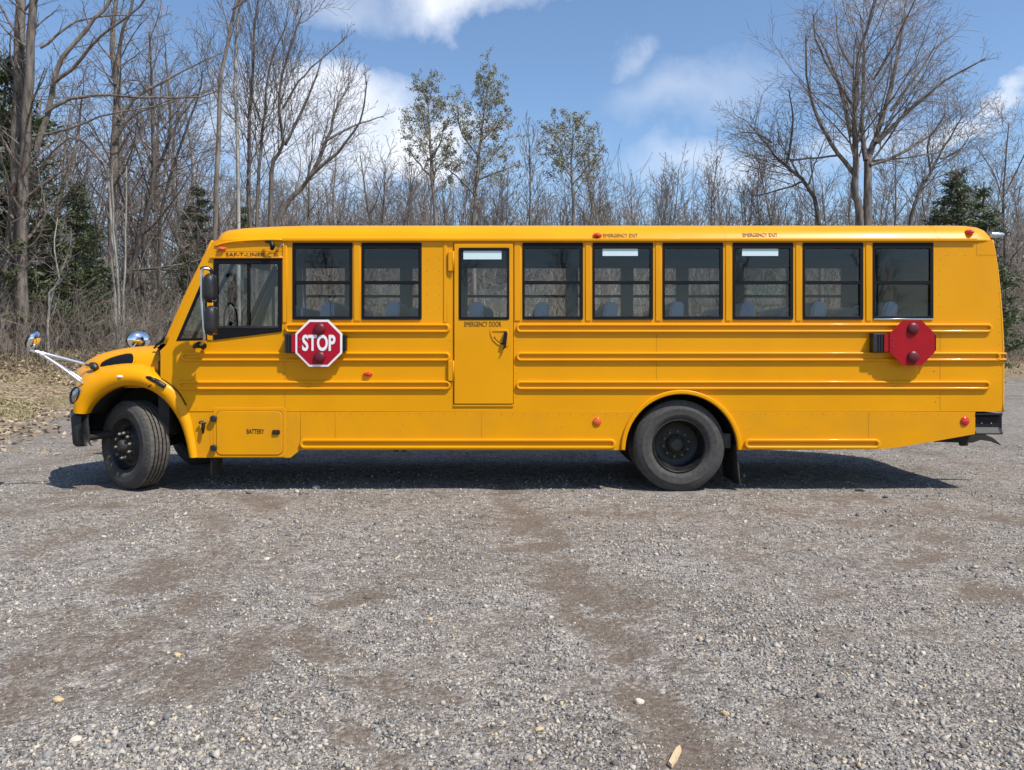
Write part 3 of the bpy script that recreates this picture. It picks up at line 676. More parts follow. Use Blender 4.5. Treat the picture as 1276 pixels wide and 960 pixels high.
def crossview(c, axis, r, name='crossview_mirror'):
    o = dome(name, c, axis, r, r * .62, M['mirror'], bus, 24, 8, (1.0, .82))
    dome('mirror_shell', Vector(c) - Vector(axis).normalized() * .004, -Vector(axis), r * 1.05, r * .30, M['black_plastic'], o, 24, 6, (1.0, .82))
    return o
ax1 = (0.88, 0.20, -0.42)
c1 = AT(40, 423, -0.22); o = crossview(c1, ax1, .120)
tube('mirror_arm', [c1 + Vector((-.02, .02, -.1)), AT(39, 437, -.2), AT(60, 442, -.12), AT(112, 455.5, .16)], .017, M['arm'], o, 10)
tube('mirror_arm', [AT(49, 440, -.16), AT(75, 457, -.08), AT(104, 478.5, -.01)], .015, M['arm'], o, 10)
tube('mirror_arm', [AT(52, 440.5, -.16), AT(80, 458, .05), AT(106, 476, .12)], .012, M['arm'], o, 10)
dome('arm_clamp', AT(53, 441.5, -.17), (0, -1, .2), .03, .03, M['white'], o, 10, 4)
tube('arm_mount', [AT(112.5, 454, .15), AT(117, 456.5, .12), AT(120, 460.5, .10)], [.02, .045, .03], M['black_plastic'], o, 10)
c2 = AT(172.5, 424, W + .16); o = crossview(c2, (0.70, -0.62, -0.10), .16)
tube('mirror_arm', [c2 + Vector((-.05, .04, -.1)), Vector((c2.x - .02, W + .02, 1.44)), Vector((c2.x + .3, W - .25, 1.36))], .017, M['arm'], o, 10)
# hood latch on the fender flank
lt = tube('hood_latch', [AT(182.5, 470.5, -.03), AT(188, 472, -.045), AT(194, 476, -.05)], [.018, .022, .016], M['black'], bus, 8)
tube('latch_strap', [AT(192, 472.5, -.03), AT(198, 477, -.055), AT(206, 482, -.045)], [.014, .03, .028], M['black_plastic'], lt, 8)
tube('latch_cord', [AT(190, 477, -.05), AT(188, 480, -.055), AT(184.5, 483, -.05)], .006, M['black'], lt, 6)
# headlights
def headlight(side):
    Y = lambda y: y if side == 0 else W - y
    pts = [(90.5, 500), (89.8, 494), (92.5, 487), (97, 483.2), (101.5, 482.8), (103.4, 486), (102.6, 492), (99, 499), (95.5, 502.5), (91.5, 502.5)]
    V = [(PX(a) - .004 - (103 - a) * .0018, Y(-.062 + (103 - a) * .0062), PZ(b)) for a, b in pts]; k = len(V)
    V += [(v[0] + .03, v[1] + (.05 if side == 0 else -.05), v[2]) for v in V]
    V.append((sum(v[0] for v in V[:k]) / k - .012, sum(v[1] for v in V[:k]) / k - (.014 if side == 0 else -.014), sum(v[2] for v in V[:k]) / k))
    F = [(i, (i + 1) % k, 2 * k) for i in range(k)] + [(i, k + i, k + (i + 1) % k, (i + 1) % k) for i in range(k)]
    o = mesh('headlight', V, F, M['clear_lens'], bus)
    if side == 0: tube('headlight_bezel', [Vector(v) + Vector((-.002, -.004, 0)) for v in V[:k] + V[:1]], .009, M['black_plastic'], o, 6, 2)
headlight(0); headlight(1)
# bumpers
V = []; F = []
pathb = [(-4.68, .02), (-4.73, .0), (-4.78, .005), (-4.80, .03), (-4.82, .07), (-4.85, .12), (-4.92, .24), (-5.00, .38), (-5.07, .50), (-5.14, .64), (-5.20, .8), (-5.24, 1.0), (-5.26, W / 2)]
pathb = pathb + [(x, W - y) for x, y in pathb[-2::-1]]
sec = [(0.0, .83), (.012, .815), (.0, .80), (0.012, .66), (.02, .52), (.045, .485)]
for (x, y) in pathb:
    d = Vector((x + 4.2, (y - W / 2) * .35)).normalized() if True else None
    for (ins, z) in sec: V.append((x - d.x * ins, y - d.y * ins, z))
    for (ins, z) in sec[::-1]: V.append((x - d.x * (ins + .07), y - d.y * (ins + .07), z))
k = len(sec) * 2
for i in range(len(pathb) - 1):
    for j in range(k): F.append((i * k + j, i * k + (j + 1) % k, (i + 1) * k + (j + 1) % k, (i + 1) * k + j))
F.append(tuple(range(k))); F.append(tuple(range((len(pathb) - 1) * k, len(pathb) * k))[::-1])
fb = mesh('front_bumper', V, F, M['black_plastic'], bus, True)
box('bumper_bracket', (-4.9, .42, .52), (-3.9, .54, .62), M['under'], bus, 0.01)
tube('tow_bar', [(-4.75, .15, .56), (-4.3, .45, .62), (-4.0, .7, .64)], .04, M['under'], bus, 8)
# rear bumper: black channel with two bolts
V = []; F = []; secb = [(-.010, PZ(515)), (-.014, PZ(517)), (.028, PZ(520)), (.03, PZ(528)), (.026, PZ(533)), (-.006, PZ(538)), (-.018, PZ(540)), (-.01, PZ(541.5)), (.05, PZ(541)), (.05, PZ(515.5))]
for x in (PX(1215.5), PX(1245), PX(1249.5)):
    for (y, z) in secb: V.append((x, y + (0.012 if x > PX(1246) else 0), z))
k = len(secb)
for i in range(2):
    for j in range(k): F.append((i * k + j, i * k + (j + 1) % k, (i + 1) * k + (j + 1) % k, (i + 1) * k + j))
F.append(tuple(range(k))); F.append(tuple(range(2 * k, 3 * k))[::-1])
rb = mesh('rear_bumper', V, F, M['black_satin'], bus)
box('bumper_beam', (PX(1246), .03, PZ(541)), (PX(1251), W - .03, PZ(516)), M['black'], rb, 0.01)
for px in (1225, 1237): dome('bolt', (PX(px), .028, PZ(528.5)), (0, -1, 0), .012, .008, M['nut'], rb, 8, 3)
plate('tow_hook', [(AT(a, b, .55).x, AT(a, b, .55).z) for a, b in [(1165, 551), (1180, 545), (1200, 541), (1225, 540), (1238, 546), (1249, 555.5), (1236, 550.5), (1222, 548.5), (1212, 552), (1207, 552), (1206, 556), (1198, 556), (1197, 552)]], [], .55, .05, M['under'], bus, 0.006)

# chassis
for y in (.72, W - .80): box('frame_rail', (-5.0, y, .62), (5.25, y + .08, .88), M['under'], bus, 0.005)
box('rear_axle', (PX(848) - .09, .62, .40), (PX(848) + .09, W - .62, .60), M['under'], bus, 0.05)
tube('front_axle', [(-4.2, .35, .48), (-4.2, .6, .42), (-4.2, W - .6, .42), (-4.2, W - .35, .48)], .06, M['under'], bus, 8)
box('fuel_tank', (-1.6, 1.45, .47), (0.2, W - .06, .86), M['under'], bus, 0.06)
box('air_tank', (-2.9, .5, .52), (-1.9, .8, .8), M['under'], bus, 0.1)
tube('drive_shaft', [(-3.4, W / 2, .75), (1.8, W / 2, .52)], .05, M['under'], bus, 10)
box('suspension_block', (PX(901.5), .06, PZ(560)), (PX(913), .16, PZ(541)), M['flap'], bus, 0.015)
box('spring_hanger', (PX(918), .3, .40), (PX(936), .5, .85), M['under'], bus, 0.01)
for x in (490, 500): box('clip', (PX(x), .03, PZ(563.5)), (PX(x + 6), .05, PZ(560.5)), M['under'], bus)
for y0, y1 in ((.04, .70), (W - .70, W - .04)):
    mf = box('mudflap', (PX(918), y0, .06), (PX(919.5), y1, .5), M['flap'], bus)
    mf.rotation_euler = (0, 0, 0)
    bm = bmesh.new(); bm.from_mesh(mf.data)
    for v in bm.verts: v.co.x += (0.5 - v.co.z) * 0.10
    bm.to_mesh(mf.data); bm.free()
for y0, y1 in ((.10, .42), (W - .42, W - .10)):
    box('mudflap', (PX(258), y0, .16), (PX(259.5), y1, .5), M['flap'], bus)

# wheels
def tyre(r, w, parent, rim=.292):
    prof = [(rim, w / 2 - .03), (rim + .012, w / 2 - .012), (rim + .030, w / 2 - .004), (rim + .034, w / 2 + .003), (rim + .06, w / 2 + .005), (rim + .105, w / 2 + .008), (rim + .118, w / 2 + .010), (rim + .124, w / 2 + .006), (r - .055, w / 2 - .002), (r - .022, w / 2 - .016), (r - .006, w / 2 - .034)]
    tr = []; gy = w / 2 - .036
    ys = np.linspace(gy, -gy, 6)
    for a, b in zip(ys[:-1], ys[1:]):
        tr += [(r, a - .007), (r, b + .007), (r - .016, b + .005), (r - .016, b - .005)]
    tr = tr[:-2]
    full = prof + tr + [(a, -b) for a, b in prof[::-1]]
    o = lathe('tyre', [(a, -b) for a, b in full], M['tyre'], parent, 96)
    if len(o.data.materials) < 2: o.data.materials.append(M['tread']); o.data.materials.append(M['under'])
    n = len(full)
    for p in o.data.polygons:
        ce = p.center; rr = math.hypot(ce.x, ce.z)
        if rr > r - .004: p.material_index = 1
        elif rr > r - .018 and abs(ce.y) < w / 2 - .045: p.material_index = 2  # groove floors in underbody black: recess shade put into the colour
        if rr > r - .018 and abs(ce.y) < w / 2 - .035: p.use_smooth = False
    # shoulder sipes
    V = []; F = []
    for k in range(60):
        a = 2 * math.pi * k / 60
        for s in (-1, 1):
            b = len(V)
            for (rr, yy, da) in ((r - .030, s * (w / 2 - .006), .0), (r + .001, s * (w / 2 - .045), .0), (r + .001, s * (w / 2 - .045), .022), (r - .030, s * (w / 2 - .006), .022)):
                V.append((rr * math.cos(a + da), yy, rr * math.sin(a + da)))
            F.append((b, b + 1, b + 2, b + 3))
    mesh('tread_blocks', V, F, M['tread'], parent)['kind'] = 'stuff'
    return o
def ring_nuts(parent, y, rad, n, r=.017, ln=.045, name='lug_nut'):
    first = None
    for k in range(n):
        a = 2 * math.pi * (k + .3) / n
        if first is None:
            first = lathe(name, [(0, -ln), (r * .75, -ln), (r, -ln * .8), (r, -.01), (r * 1.3, -.008), (r * 1.3, .0)], M['nut'], parent, 8, False); o = first
        else: o = first.copy(); COL.objects.link(o); o.parent = parent
        o.location = (rad * math.cos(a), y, rad * math.sin(a))
def rear_wheel(x, y, flip, outer):
    """origin at the tyre's mid-plane; the dish opens towards -y"""
    w = .265
    o = lathe('wheel', [(.292, -w / 2 + .028), (.286, -w / 2 + .016), (.278, -w / 2 + .02), (.272, -w / 2 + .05), (.258, -w / 2 + .07), (.252, .06), (.235, .085), (.17, .10), (.145, .092), (.125, .09), (0.0, .09)] if outer else
              [(.292, -w / 2 + .028), (.272, -w / 2 + .05), (.252, -.05), (.17, -.055), (0, -.055)], M['wheel'], bus, 56)
    tyre(.498, w, o)
    if outer:
        lathe('hub', [(0, .018), (.05, .018), (.075, .03), (.085, .05), (.105, .06), (.108, .09)], M['hub'], o, 28)
        ring_nuts(o, .092, .142, 10, .014, .03)
        lathe('rim_lip', [(.286, -w / 2 + .010), (.292, -w / 2 + .018), (.296, -w / 2 + .030), (.280, -w / 2 + .026), (.282, -w / 2 + .014)], M['nut'], o, 56)
    o.location = (x, y, .49)
    if flip: o.rotation_euler = (0, 0, math.pi)
    return o
RX = PX(846.5) + .01
rear_wheel(RX, .155, False, True); rear_wheel(RX, .50, True, False)
rear_wheel(RX, W - .155, True, True); rear_wheel(RX, W - .50, False, False)
def front_wheel(x, y, rot):
    w = .285
    o = lathe('wheel', [(.292, -w / 2 + .028), (.286, -w / 2 + .014), (.276, -w / 2 + .02), (.268, -w / 2 + .055), (.245, -w / 2 + .075), (.225, -.055), (.205, -.045), (.17, -.085), (.16, -.095), (0, -.095)], M['wheel'], bus, 56)
    tyre(.490, w, o)
    lathe('hub', [(0, -.185), (.045, -.185), (.062, -.175), (.066, -.12), (.10, -.105), (.105, -.09)], M['hub'], o, 28)
    ring_nuts(o, -.095, .138, 10, .020, .07)
    o.location = (x, y, .482); o.rotation_euler = (0, 0, rot)
    return o
front_wheel(-4.205, .26, R(-34)); front_wheel(-4.205, W - .26, R(180 - 30))

# seats: two rows, tall padded backs
def seat_mesh():
    bm = bmesh.new()
    prof = [(-.05, 0), (.07, 0), (.10, .02), (.19, .92), (.185, .985), (.155, 1.02), (.09, 1.02), (.06, .99), (.035, .93)]
    def slab(pr, y0, y1):
        a = [bm.verts.new((x, y0, z)) for x, z in pr]; b = [bm.verts.new((x, y1, z)) for x, z in pr]; k = len(pr)
        bm.faces.new(a[::-1]); bm.faces.new(b)
        for i in range(k): bm.faces.new((a[i], a[(i + 1) % k], b[(i + 1) % k], b[i]))
    slab([(x, z + .10) for x, z in prof], 0, .86)
    slab([(-.46, .36), (.05, .34), (.06, .48), (-.44, .50), (-.48, .46)], 0, .86)
    bmesh.ops.bevel(bm, geom=[e for e in bm.edges if abs(e.verts[0].co.y - e.verts[1].co.y) < 1e-4], offset=.02, segments=2, affect='EDGES')
    me = bpy.data.meshes.new('seat'); bm.to_mesh(me); bm.free(); me.materials.append(M['seat']); return me
sme = seat_mesh(); z0 = 1.12
for i, px in enumerate([409, 489, 592, 672, 757, 838, 925, 1012, 1100, 1183]):
    p = AT(px, 380, .25)
    for y in (.10, W - .98):
        s = link('seat', sme, None, bus); s.location = (p.x - .09 + (0 if y < 1 else .06), y, z0); s.scale = (1, 1, .845)
# driver's seat, steering wheel, inside mirror
ds = link('driver_seat', sme, None, bus); ds.location = (PX(330), .35, z0 + .1); ds.scale = (1, .62, .74)
st = lathe('steering_wheel', [(.20, .0), (.215, .012), (.23, 0), (.215, -.012)], M['black'], bus, 32, True, True)
st.location = (PX(262), .62, 1.86); st.rotation_euler = (0, R(-28), R(90))
tube('steering_column', [(PX(262), .62, 1.86), (PX(236), .62, 1.35)], .03, M['black'], bus, 8)
box('dashboard', (-3.72, .06, 1.0), (-3.35, W - .06, 1.60), M['black_plastic'], bus, .05)
im = box('inside_mirror', (PX(282), .55, PZ(362)), (PX(284), .75, PZ(340)), M['black'], bus, .01)
for x in (PX(352), ): tube('grab_rail', [(x, .9, .95), (x, .9, 2.75)], .018, M['alu'], bus, 8)
for y0, y1 in ((.06, .9), (W - .9, W - .06)): box('barrier', (PX(372), y0, 1.0), (PX(376), y1, 2.0), M['seat'], bus, .02)
# ------------------------------------------------------------------ ground
RNG = np.random.default_rng(11)
def vnoise(x, y, seed=0):
    x = np.asarray(x, float); y = np.asarray(y, float); xi = np.floor(x).astype(np.int64); yi = np.floor(y).astype(np.int64); fx = x - xi; fy = y - yi
    fx = fx * fx * (3 - 2 * fx); fy = fy * fy * (3 - 2 * fy)
    def h(i, j):
        n = (i * 374761393 + j * 668265263 + seed * 974711) & 0x7fffffff; n = ((n ^ (n >> 13)) * 1274126177) & 0x7fffffff
        return ((n ^ (n >> 16)) & 0xffff) / 65535.0
    return (h(xi, yi) * (1 - fx) + h(xi + 1, yi) * fx) * (1 - fy) + (h(xi, yi + 1) * (1 - fx) + h(xi + 1, yi + 1) * fx) * fy
def fbm(x, y, seed=0, o=4):
    v = 0; a = .5; s = 0
    for k in range(o): v = v + a * vnoise(x * 2 ** k, y * 2 ** k, seed + k); s += a; a *= .5
    return v / s
def sstep(a, b, x): t = np.clip((x - a) / (b - a), 0, 1); return t * t * (3 - 2 * t)
def edge_dist(x, y):
    """metres past the edge of the gravel lot (negative on the lot)"""
    wob = (fbm(x * .25, y * .25, 5) - .5) * 3.0
    el = (-x - 8.9 - .35 * (y - 5.1)) / 1.06; eb = (y - 11.5 - .464 * (x + 11)) / 1.10
    el = np.where(y < -12, el - 3, el)
    return np.maximum(el, eb) + wob * .5
def height(x, y):
    x = np.asarray(x, float); y = np.asarray(y, float); e = edge_dist(x, y)
    h = 1.30 * sstep(0.0, 7, e) + .04 * np.clip(e - 6, 0, 60) + (fbm(x * .5, y * .5, 21) - .5) * .35 * sstep(1, 6, e)
    near = np.exp(-((x / 9) ** 2)) * np.exp(-((y - 1) / 1.6) ** 2)     # level under the wheels
    return h + ((fbm(x * .7, y * .7, 3) - .5) * .07 + (fbm(x * 2.3, y * 2.3, 9) - .5) * .028) * (1 - .9 * near) * (1 - sstep(0, 4, e) * .5) - ruts(x, y) * .02
STROKES = [([(628, 612), (655, 650), (690, 698), (730, 750), (775, 800), (815, 850), (850, 905), (880, 975)], .20, 1.0),
           ([(400, 752), (430, 747), (462, 738)], .10, 1.1), ([(470, 842), (500, 880), (520, 905)], .13, .9), ([(440, 905), (470, 918), (490, 950)], .12, .9),
           ([(160, 888), (190, 880)], .10, 1.0), ([(20, 800), (90, 765), (170, 735), (210, 690)], .22, .8), ([(100, 840), (150, 800), (215, 740)], .16, .6),
           ([(0, 880), (40, 840), (70, 800)], .25, .8), ([(270, 640), (262, 700), (250, 760)], .18, .6), ([(330, 700), (400, 735)], .2, .4),
           ([(560, 830), (600, 800), (640, 770)], .14, .45), ([(900, 690), (980, 720), (1080, 760), (1200, 790)], .25, .55), ([(980, 640), (1080, 650), (1190, 680)], .25, .5),
           ([(1225, 735), (1276, 742)], .25, 1.0), ([(850, 650), (930, 660)], .2, .5), ([(1010, 800), (1060, 790)], .18, .5), ([(640, 615), (760, 640), (880, 640)], .25, .45),
           ([(860, 820), (900, 870), (960, 940)], .16, .35), ([(60, 640), (130, 620), (190, 630)], .3, .45), ([(730, 840), (760, 830)], .12, .5), ([(300, 615), (340, 625), (330, 640)], .2, .8)]
STROKES += [([(0, 640), (60, 622), (150, 600)], .35, .8), ([(0, 700), (90, 668), (190, 640)], .22, .7), ([(0, 590), (60, 575), (120, 560)], .4, .7), ([(380, 790), (440, 830), (520, 860), (560, 890)], .09, .8), ([(700, 700), (760, 760)], .3, .5), ([(230, 870), (300, 830), (330, 790)], .14, .6), ([(1100, 700), (1180, 690), (1276, 700)], .2, .6), ([(1000, 890), (1060, 930)], .12, .5), ([(1130, 560), (1276, 590)], .4, .5), ([(1000, 615), (1120, 625), (1276, 650)], .25, .6)]
STROKES = [([GR(*p) for p in pts], w * 1.1, a * (.8 if pts[0][0] < 250 else 1)) for pts, w, a in STROKES]
def stroke_mask(x, y):
    m = np.zeros_like(x); wx_ = x + (fbm(x * 3, y * 3, 31) - .5) * .30; wy_ = y + (fbm(x * 3, y * 3, 37) - .5) * .30
    for pts, w, a in STROKES:
        best = np.full_like(x, 9.0)
        for (ax, ay), (bx, by) in zip(pts[:-1], pts[1:]):
            dx, dy = bx - ax, by - ay; t = np.clip(((wx_ - ax) * dx + (wy_ - ay) * dy) / (dx * dx + dy * dy + 1e-9), 0, 1)
            best = np.minimum(best, np.hypot(wx_ - ax - t * dx, wy_ - ay - t * dy))
        m = np.maximum(m, a * np.exp(-(best / w) ** 2))
    return m
def ruts(x, y): return stroke_mask(np.asarray(x, float), np.asarray(y, float))
def dirt_mask(x, y):
    x = np.asarray(x, float); y = np.asarray(y, float)
    # broad streaks that run along the way cars cross the lot
    u = x * .8 + y * .6; v = -x * .6 + y * .8
    st = sstep(.54, .70, fbm(u * .45, v * 1.6, 51, 5)) * .6 + sstep(.58, .74, fbm(x * 1.3, y * 1.3, 57, 4)) * .5
    return np.clip(stroke_mask(x, y) * sstep(.30, .74, fbm(x * 4.5, y * 4.5, 41) + .10) * 1.05 + st * sstep(.25, .8, fbm(x * 7, y * 7, 43)) * .85, 0, 1)

def axis_coords(lo, hi, f0, f1, fine, grow=1.18, cap=6.0):
    c = list(np.arange(f0, f1 + 1e-6, fine)); s = fine; p = f0
    while p > lo: s = min(s * grow, cap); p -= s; c.insert(0, p)
    s = fine; p = f1
    while p < hi: s = min(s * grow, cap); p += s; c.append(p)
    return np.array(c)
gx = axis_coords(-260, 260, -6.2, 6.2, .07); gy = axis_coords(-180, 260, -6.5, 1.5, .06)
GX, GY = np.meshgrid(gx, gy); fx, fy = GX.ravel(), GY.ravel()
GV = np.stack([fx, fy, height(fx, fy)], 1); nx_, ny_ = len(gx), len(gy)
ii = (np.arange(ny_ - 1)[:, None] * nx_ + np.arange(nx_ - 1)[None, :]).ravel()
GF = np.stack([ii, ii + 1, ii + nx_ + 1, ii + nx_], 1)

def gravel_material():
    m = bpy.data.materials.new('gravel_and_leaf_litter'); m.use_nodes = True; nt = m.node_tree; N = nt.nodes.new; L = nt.links.new; b = nt.nodes['Principled BSDF']
    b.inputs['Roughness'].default_value = .93; b.inputs['Specular IOR Level'].default_value = .25
    tc = N('ShaderNodeTexCoord'); P = tc.outputs['Object']
    def vor(scale, feat='F1'):
        v = N('ShaderNodeTexVoronoi'); v.inputs['Scale'].default_value = scale; v.feature = feat; L(P, v.inputs['Vector']); return v
    def noise(scale, det=5, rough=.55):
        v = N('ShaderNodeTexNoise'); v.inputs['Scale'].default_value = scale; v.inputs['Detail'].default_value = det; v.inputs['Roughness'].default_value = rough; L(P, v.inputs['Vector']); return v
    def ramp(src, stops):
        r = N('ShaderNodeValToRGB'); e = r.color_ramp.elements
        while len(e) < len(stops): e.new(0.5)
        for q, (pos, c) in zip(e, stops): q.position = pos; q.color = (*c, 1)
        L(src, r.inputs[0]); return r.outputs[0]
    def mixc(f, a, c, mode='MIX'):
        x = N('ShaderNodeMix'); x.data_type = 'RGBA'; x.blend_type = mode
        if isinstance(f, float): x.inputs['Factor'].default_value = f
        else: L(f, x.inputs['Factor'])
        for s, i in ((a, 6), (c, 7)):
            if isinstance(s, tuple): x.inputs[i].default_value = (*s, 1)
            else: L(s, x.inputs[i])
        return x.outputs[2]
    v1 = vor(46); v2 = vor(95)
    sep1 = N('ShaderNodeSeparateColor'); L(v1.outputs['Color'], sep1.inputs[0])
    sep2 = N('ShaderNodeSeparateColor'); L(v2.outputs['Color'], sep2.inputs[0])
    stops = [(0.0, (.055, .05, .046)), (.22, (.175, .166, .158)), (.5, (.27, .26, .25)), (.72, (.33, .30, .262)), (.9, (.44, .41, .365)), (1.0, (.58, .52, .44))]
    col = mixc(.45, ramp(sep1.outputs[0], stops), ramp(sep2.outputs[1], stops))
    big = noise(.9, 6); col = mixc(.75, col, ramp(big.outputs['Fac'], [(.32, (.60, .54, .47)), (.5, (.94, .89, .84)), (.68, (1.0, .985, .97))]), 'MULTIPLY')
    mid = noise(9, 6, .7); col = mixc(.8, col, ramp(mid.outputs['Fac'], [(.36, (.50, .46, .42)), (.5, (1, .98, .96)), (.64, (1.25, 1.24, 1.22))]), 'MULTIPLY')
    fines = noise(38, 4)
    dirtc = ramp(fines.outputs['Fac'], [(.3, (.095, .072, .054)), (.55, (.155, .122, .094)), (.75, (.23, .19, .15))])
    at = N('ShaderNodeAttribute'); at.attribute_name = 'dirt'
    gap = N('ShaderNodeMapRange'); gap.inputs['From Min'].default_value = .25; gap.inputs['From Max'].default_value = .75; L(sep1.outputs[2], gap.inputs['Value'])
    f = N('ShaderNodeMath'); f.operation = 'ADD'; L(at.outputs['Fac'], f.inputs[0]); f.inputs[1].default_value = 0.0
    wsn = N('ShaderNodeTexNoise'); wsn.inputs['Scale'].default_value = .8; wsn.inputs['Detail'].default_value = 7; wsn.inputs['Roughness'].default_value = .62; wmp = N('ShaderNodeMapping'); wmp.inputs['Scale'].default_value = (1.0, 2.2, 1); wmp.inputs['Rotation'].default_value = (0, 0, R(25)); L(P, wmp.inputs['Vector']); L(wmp.outputs[0], wsn.inputs['Vector'])
    wmr = N('ShaderNodeMapRange'); wmr.inputs['From Min'].default_value = .53; wmr.inputs['From Max'].default_value = .70; wmr.inputs['To Max'].default_value = .62; L(wsn.outputs['Fac'], wmr.inputs['Value'])
    wad = N('ShaderNodeMath'); wad.operation = 'MAXIMUM'; L(at.outputs['Fac'], wad.inputs[0]); L(wmr.outputs[0], wad.inputs[1])
    f2 = N('ShaderNodeMath'); f2.operation = 'MULTIPLY_ADD'; L(wad.outputs[0], f2.inputs[0]); f2.inputs[1].default_value = 1.75; 
    sb = N('ShaderNodeMath'); sb.operation = 'MULTIPLY'; L(gap.outputs[0], sb.inputs[0]); sb.inputs[1].default_value = -.75; L(sb.outputs[0], f2.inputs[2]); f2.use_clamp = True
    col = mixc(f2.outputs[0], col, dirtc)
    # leaf litter beyond the edge
    lv = vor(16); sl_ = N('ShaderNodeSeparateColor'); L(lv.outputs['Color'], sl_.inputs[0])
    leaf = ramp(sl_.outputs[0], [(0.0, (.09, .064, .042)), (.35, (.20, .142, .088)), (.7, (.32, .238, .15)), (1.0, (.44, .355, .24))])
    gr = noise(.55, 6); grassm = N('ShaderNodeMapRange'); grassm.inputs['From Min'].default_value = .52; grassm.inputs['From Max'].default_value = .66; L(gr.outputs['Fac'], grassm.inputs['Value'])
    gfac = N('ShaderNodeMath'); gfac.operation = 'MULTIPLY'; L(grassm.outputs[0], gfac.inputs[0]); gfac.inputs[1].default_value = .5
    leaf = mixc(gfac.outputs[0], leaf, (.20, .185, .085))
    al = N('ShaderNodeAttribute'); al.attribute_name = 'leaf'
    col = mixc(al.outputs['Fac'], col, leaf)
    L(col, b.inputs['Base Color'])
    # relief
    inv = N('ShaderNodeMath'); inv.operation = 'SUBTRACT'; inv.inputs[0].default_value = 1; L(v1.outputs['Distance'], inv.inputs[1])
    iv2 = N('ShaderNodeMath'); iv2.operation = 'MULTIPLY_ADD'; L(v2.outputs['Distance'], iv2.inputs[0]); iv2.inputs[1].default_value = -.5; L(inv.outputs[0], iv2.inputs[2])
    bp = N('ShaderNodeBump'); bp.inputs['Distance'].default_value = .016
    st = N('ShaderNodeMapRange'); st.inputs['To Min'].default_value = .95; st.inputs['To Max'].default_value = .35; L(at.outputs['Fac'], st.inputs['Value']); L(st.outputs[0], bp.inputs['Strength'])
    L(iv2.outputs[0], bp.inputs['Height']); L(bp.outputs[0], b.inputs['Normal'])
    return m
ground = np_mesh('ground', GV, GF, gravel_material(), None, True); ground['kind'] = 'structure'; ground['label'] = 'grey gravel lot running up to a leaf-strewn bank'
for nm, val in (('dirt', dirt_mask(fx, fy)), ('leaf', sstep(-.4, .9, edge_dist(fx, fy) + (fbm(fx * 2, fy * 2, 71) - .5) * 1.6))):
    a = ground.data.attributes.new(nm, 'FLOAT', 'POINT'); a.data.foreach_set('value', val.astype(np.float32))

# loose crushed stone: an angular chip for every stone near the viewer
def stones():
    n = 178000; rng = np.random.default_rng(5)
    d = 2.5 + (12.5 - 2.5) * rng.random(n) ** 1.6; half = d * .66 + .8
    x = (rng.random(n) * 2 - 1) * half; y = d - CAM_D
    keep = rng.random(n) > dirt_mask(x, y) * .50
    keep &= ~((y > -.05) & (np.abs(x - RX) < .55) | (y > .05) & (np.abs(x + 4.2) < .55))
    keep &= rng.random(n) < np.clip(.62 + 1.1 * (fbm(x * 1.2, y * 1.2, 61) - .4), .3, 1)
    x, y = x[keep], y[keep]; n = len(x)
    s = np.exp(rng.normal(math.log(.0060), .43, n)); s = np.clip(s, .0032, .022) * (1 - .52 * np.clip(dirt_mask(x, y) * 1.8, 0, 1))
    a = 2 * np.pi * (np.array([0, 1, 2]) / 3)[None] + rng.uniform(-.5, .5, (n, 3)); rr = rng.uniform(.7, 1.25, (n, 3))
    bot = np.stack([np.cos(a) * rr, np.sin(a) * rr, -np.ones((n, 3))], 2); a2 = a + rng.uniform(-.4, .4, (n, 3)); r2 = rr * rng.uniform(.45, 1.0, (n, 3))
    top = np.stack([np.cos(a2) * r2, np.sin(a2) * r2, rng.uniform(.5, 1.3, (n, 3))], 2); V = np.concatenate([bot, top], 1)
    ax = np.stack([rng.uniform(.9, 1.7, n), rng.uniform(.75, 1.2, n), rng.uniform(.4, .85, n)], 1); V *= ax[:, None, :] * s[:, None, None]
    q = rng.normal(size=(n, 4)); q[:, 1:3] *= .38; q /= np.linalg.norm(q, axis=1, keepdims=True); w_, a, b_, c = q.T
    Rm = np.stack([1 - 2 * (b_ * b_ + c * c), 2 * (a * b_ - c * w_), 2 * (a * c + b_ * w_), 2 * (a * b_ + c * w_), 1 - 2 * (a * a + c * c), 2 * (b_ * c - a * w_),
                   2 * (a * c - b_ * w_), 2 * (b_ * c + a * w_), 1 - 2 * (a * a + b_ * b_)], 1).reshape(n, 3, 3)
    V = np.einsum('nij,nkj->nki', Rm, V)
    V += np.stack([x, y, height(x, y) + s * .15], 1)[:, None, :]
    fc = np.array([[0, 2, 1], [3, 4, 5], [0, 1, 4], [0, 4, 3], [1, 2, 5], [1, 5, 4], [2, 0, 3], [2, 3, 5]])
    F = (np.arange(n)[:, None, None] * 6 + fc[None]).reshape(-1, 3)
    m = base_mat('crushed_stone', (.2, .2, .2), .85, spec=.3); nt = m.node_tree; g = nt.nodes.new('ShaderNodeNewGeometry'); r = nt.nodes.new('ShaderNodeValToRGB'); e = r.color_ramp.elements
    stops = [(0, (.09, .084, .078)), (.2, (.215, .206, .197)), (.5, (.305, .288, .268)), (.72, (.40, .352, .292)), (.9, (.46, .42, .365)), (.98, (.57, .50, .39)), (1, (.54, .40, .22))]
    while len(e) < len(stops): e.new(.5)
    for qq, (p, c_) in zip(e, stops): qq.position = p; qq.color = (*c_, 1)
    nt.links.new(g.outputs['Random Per Island'], r.inputs[0]); nt.links.new(r.outputs[0], nt.nodes['Principled BSDF'].inputs['Base Color'])
    o = np_mesh('gravel', V.reshape(-1, 3), F, m); tag(o, 'loose grey crushed stone scattered over the lot', 'gravel', None, 'stuff')
stones()

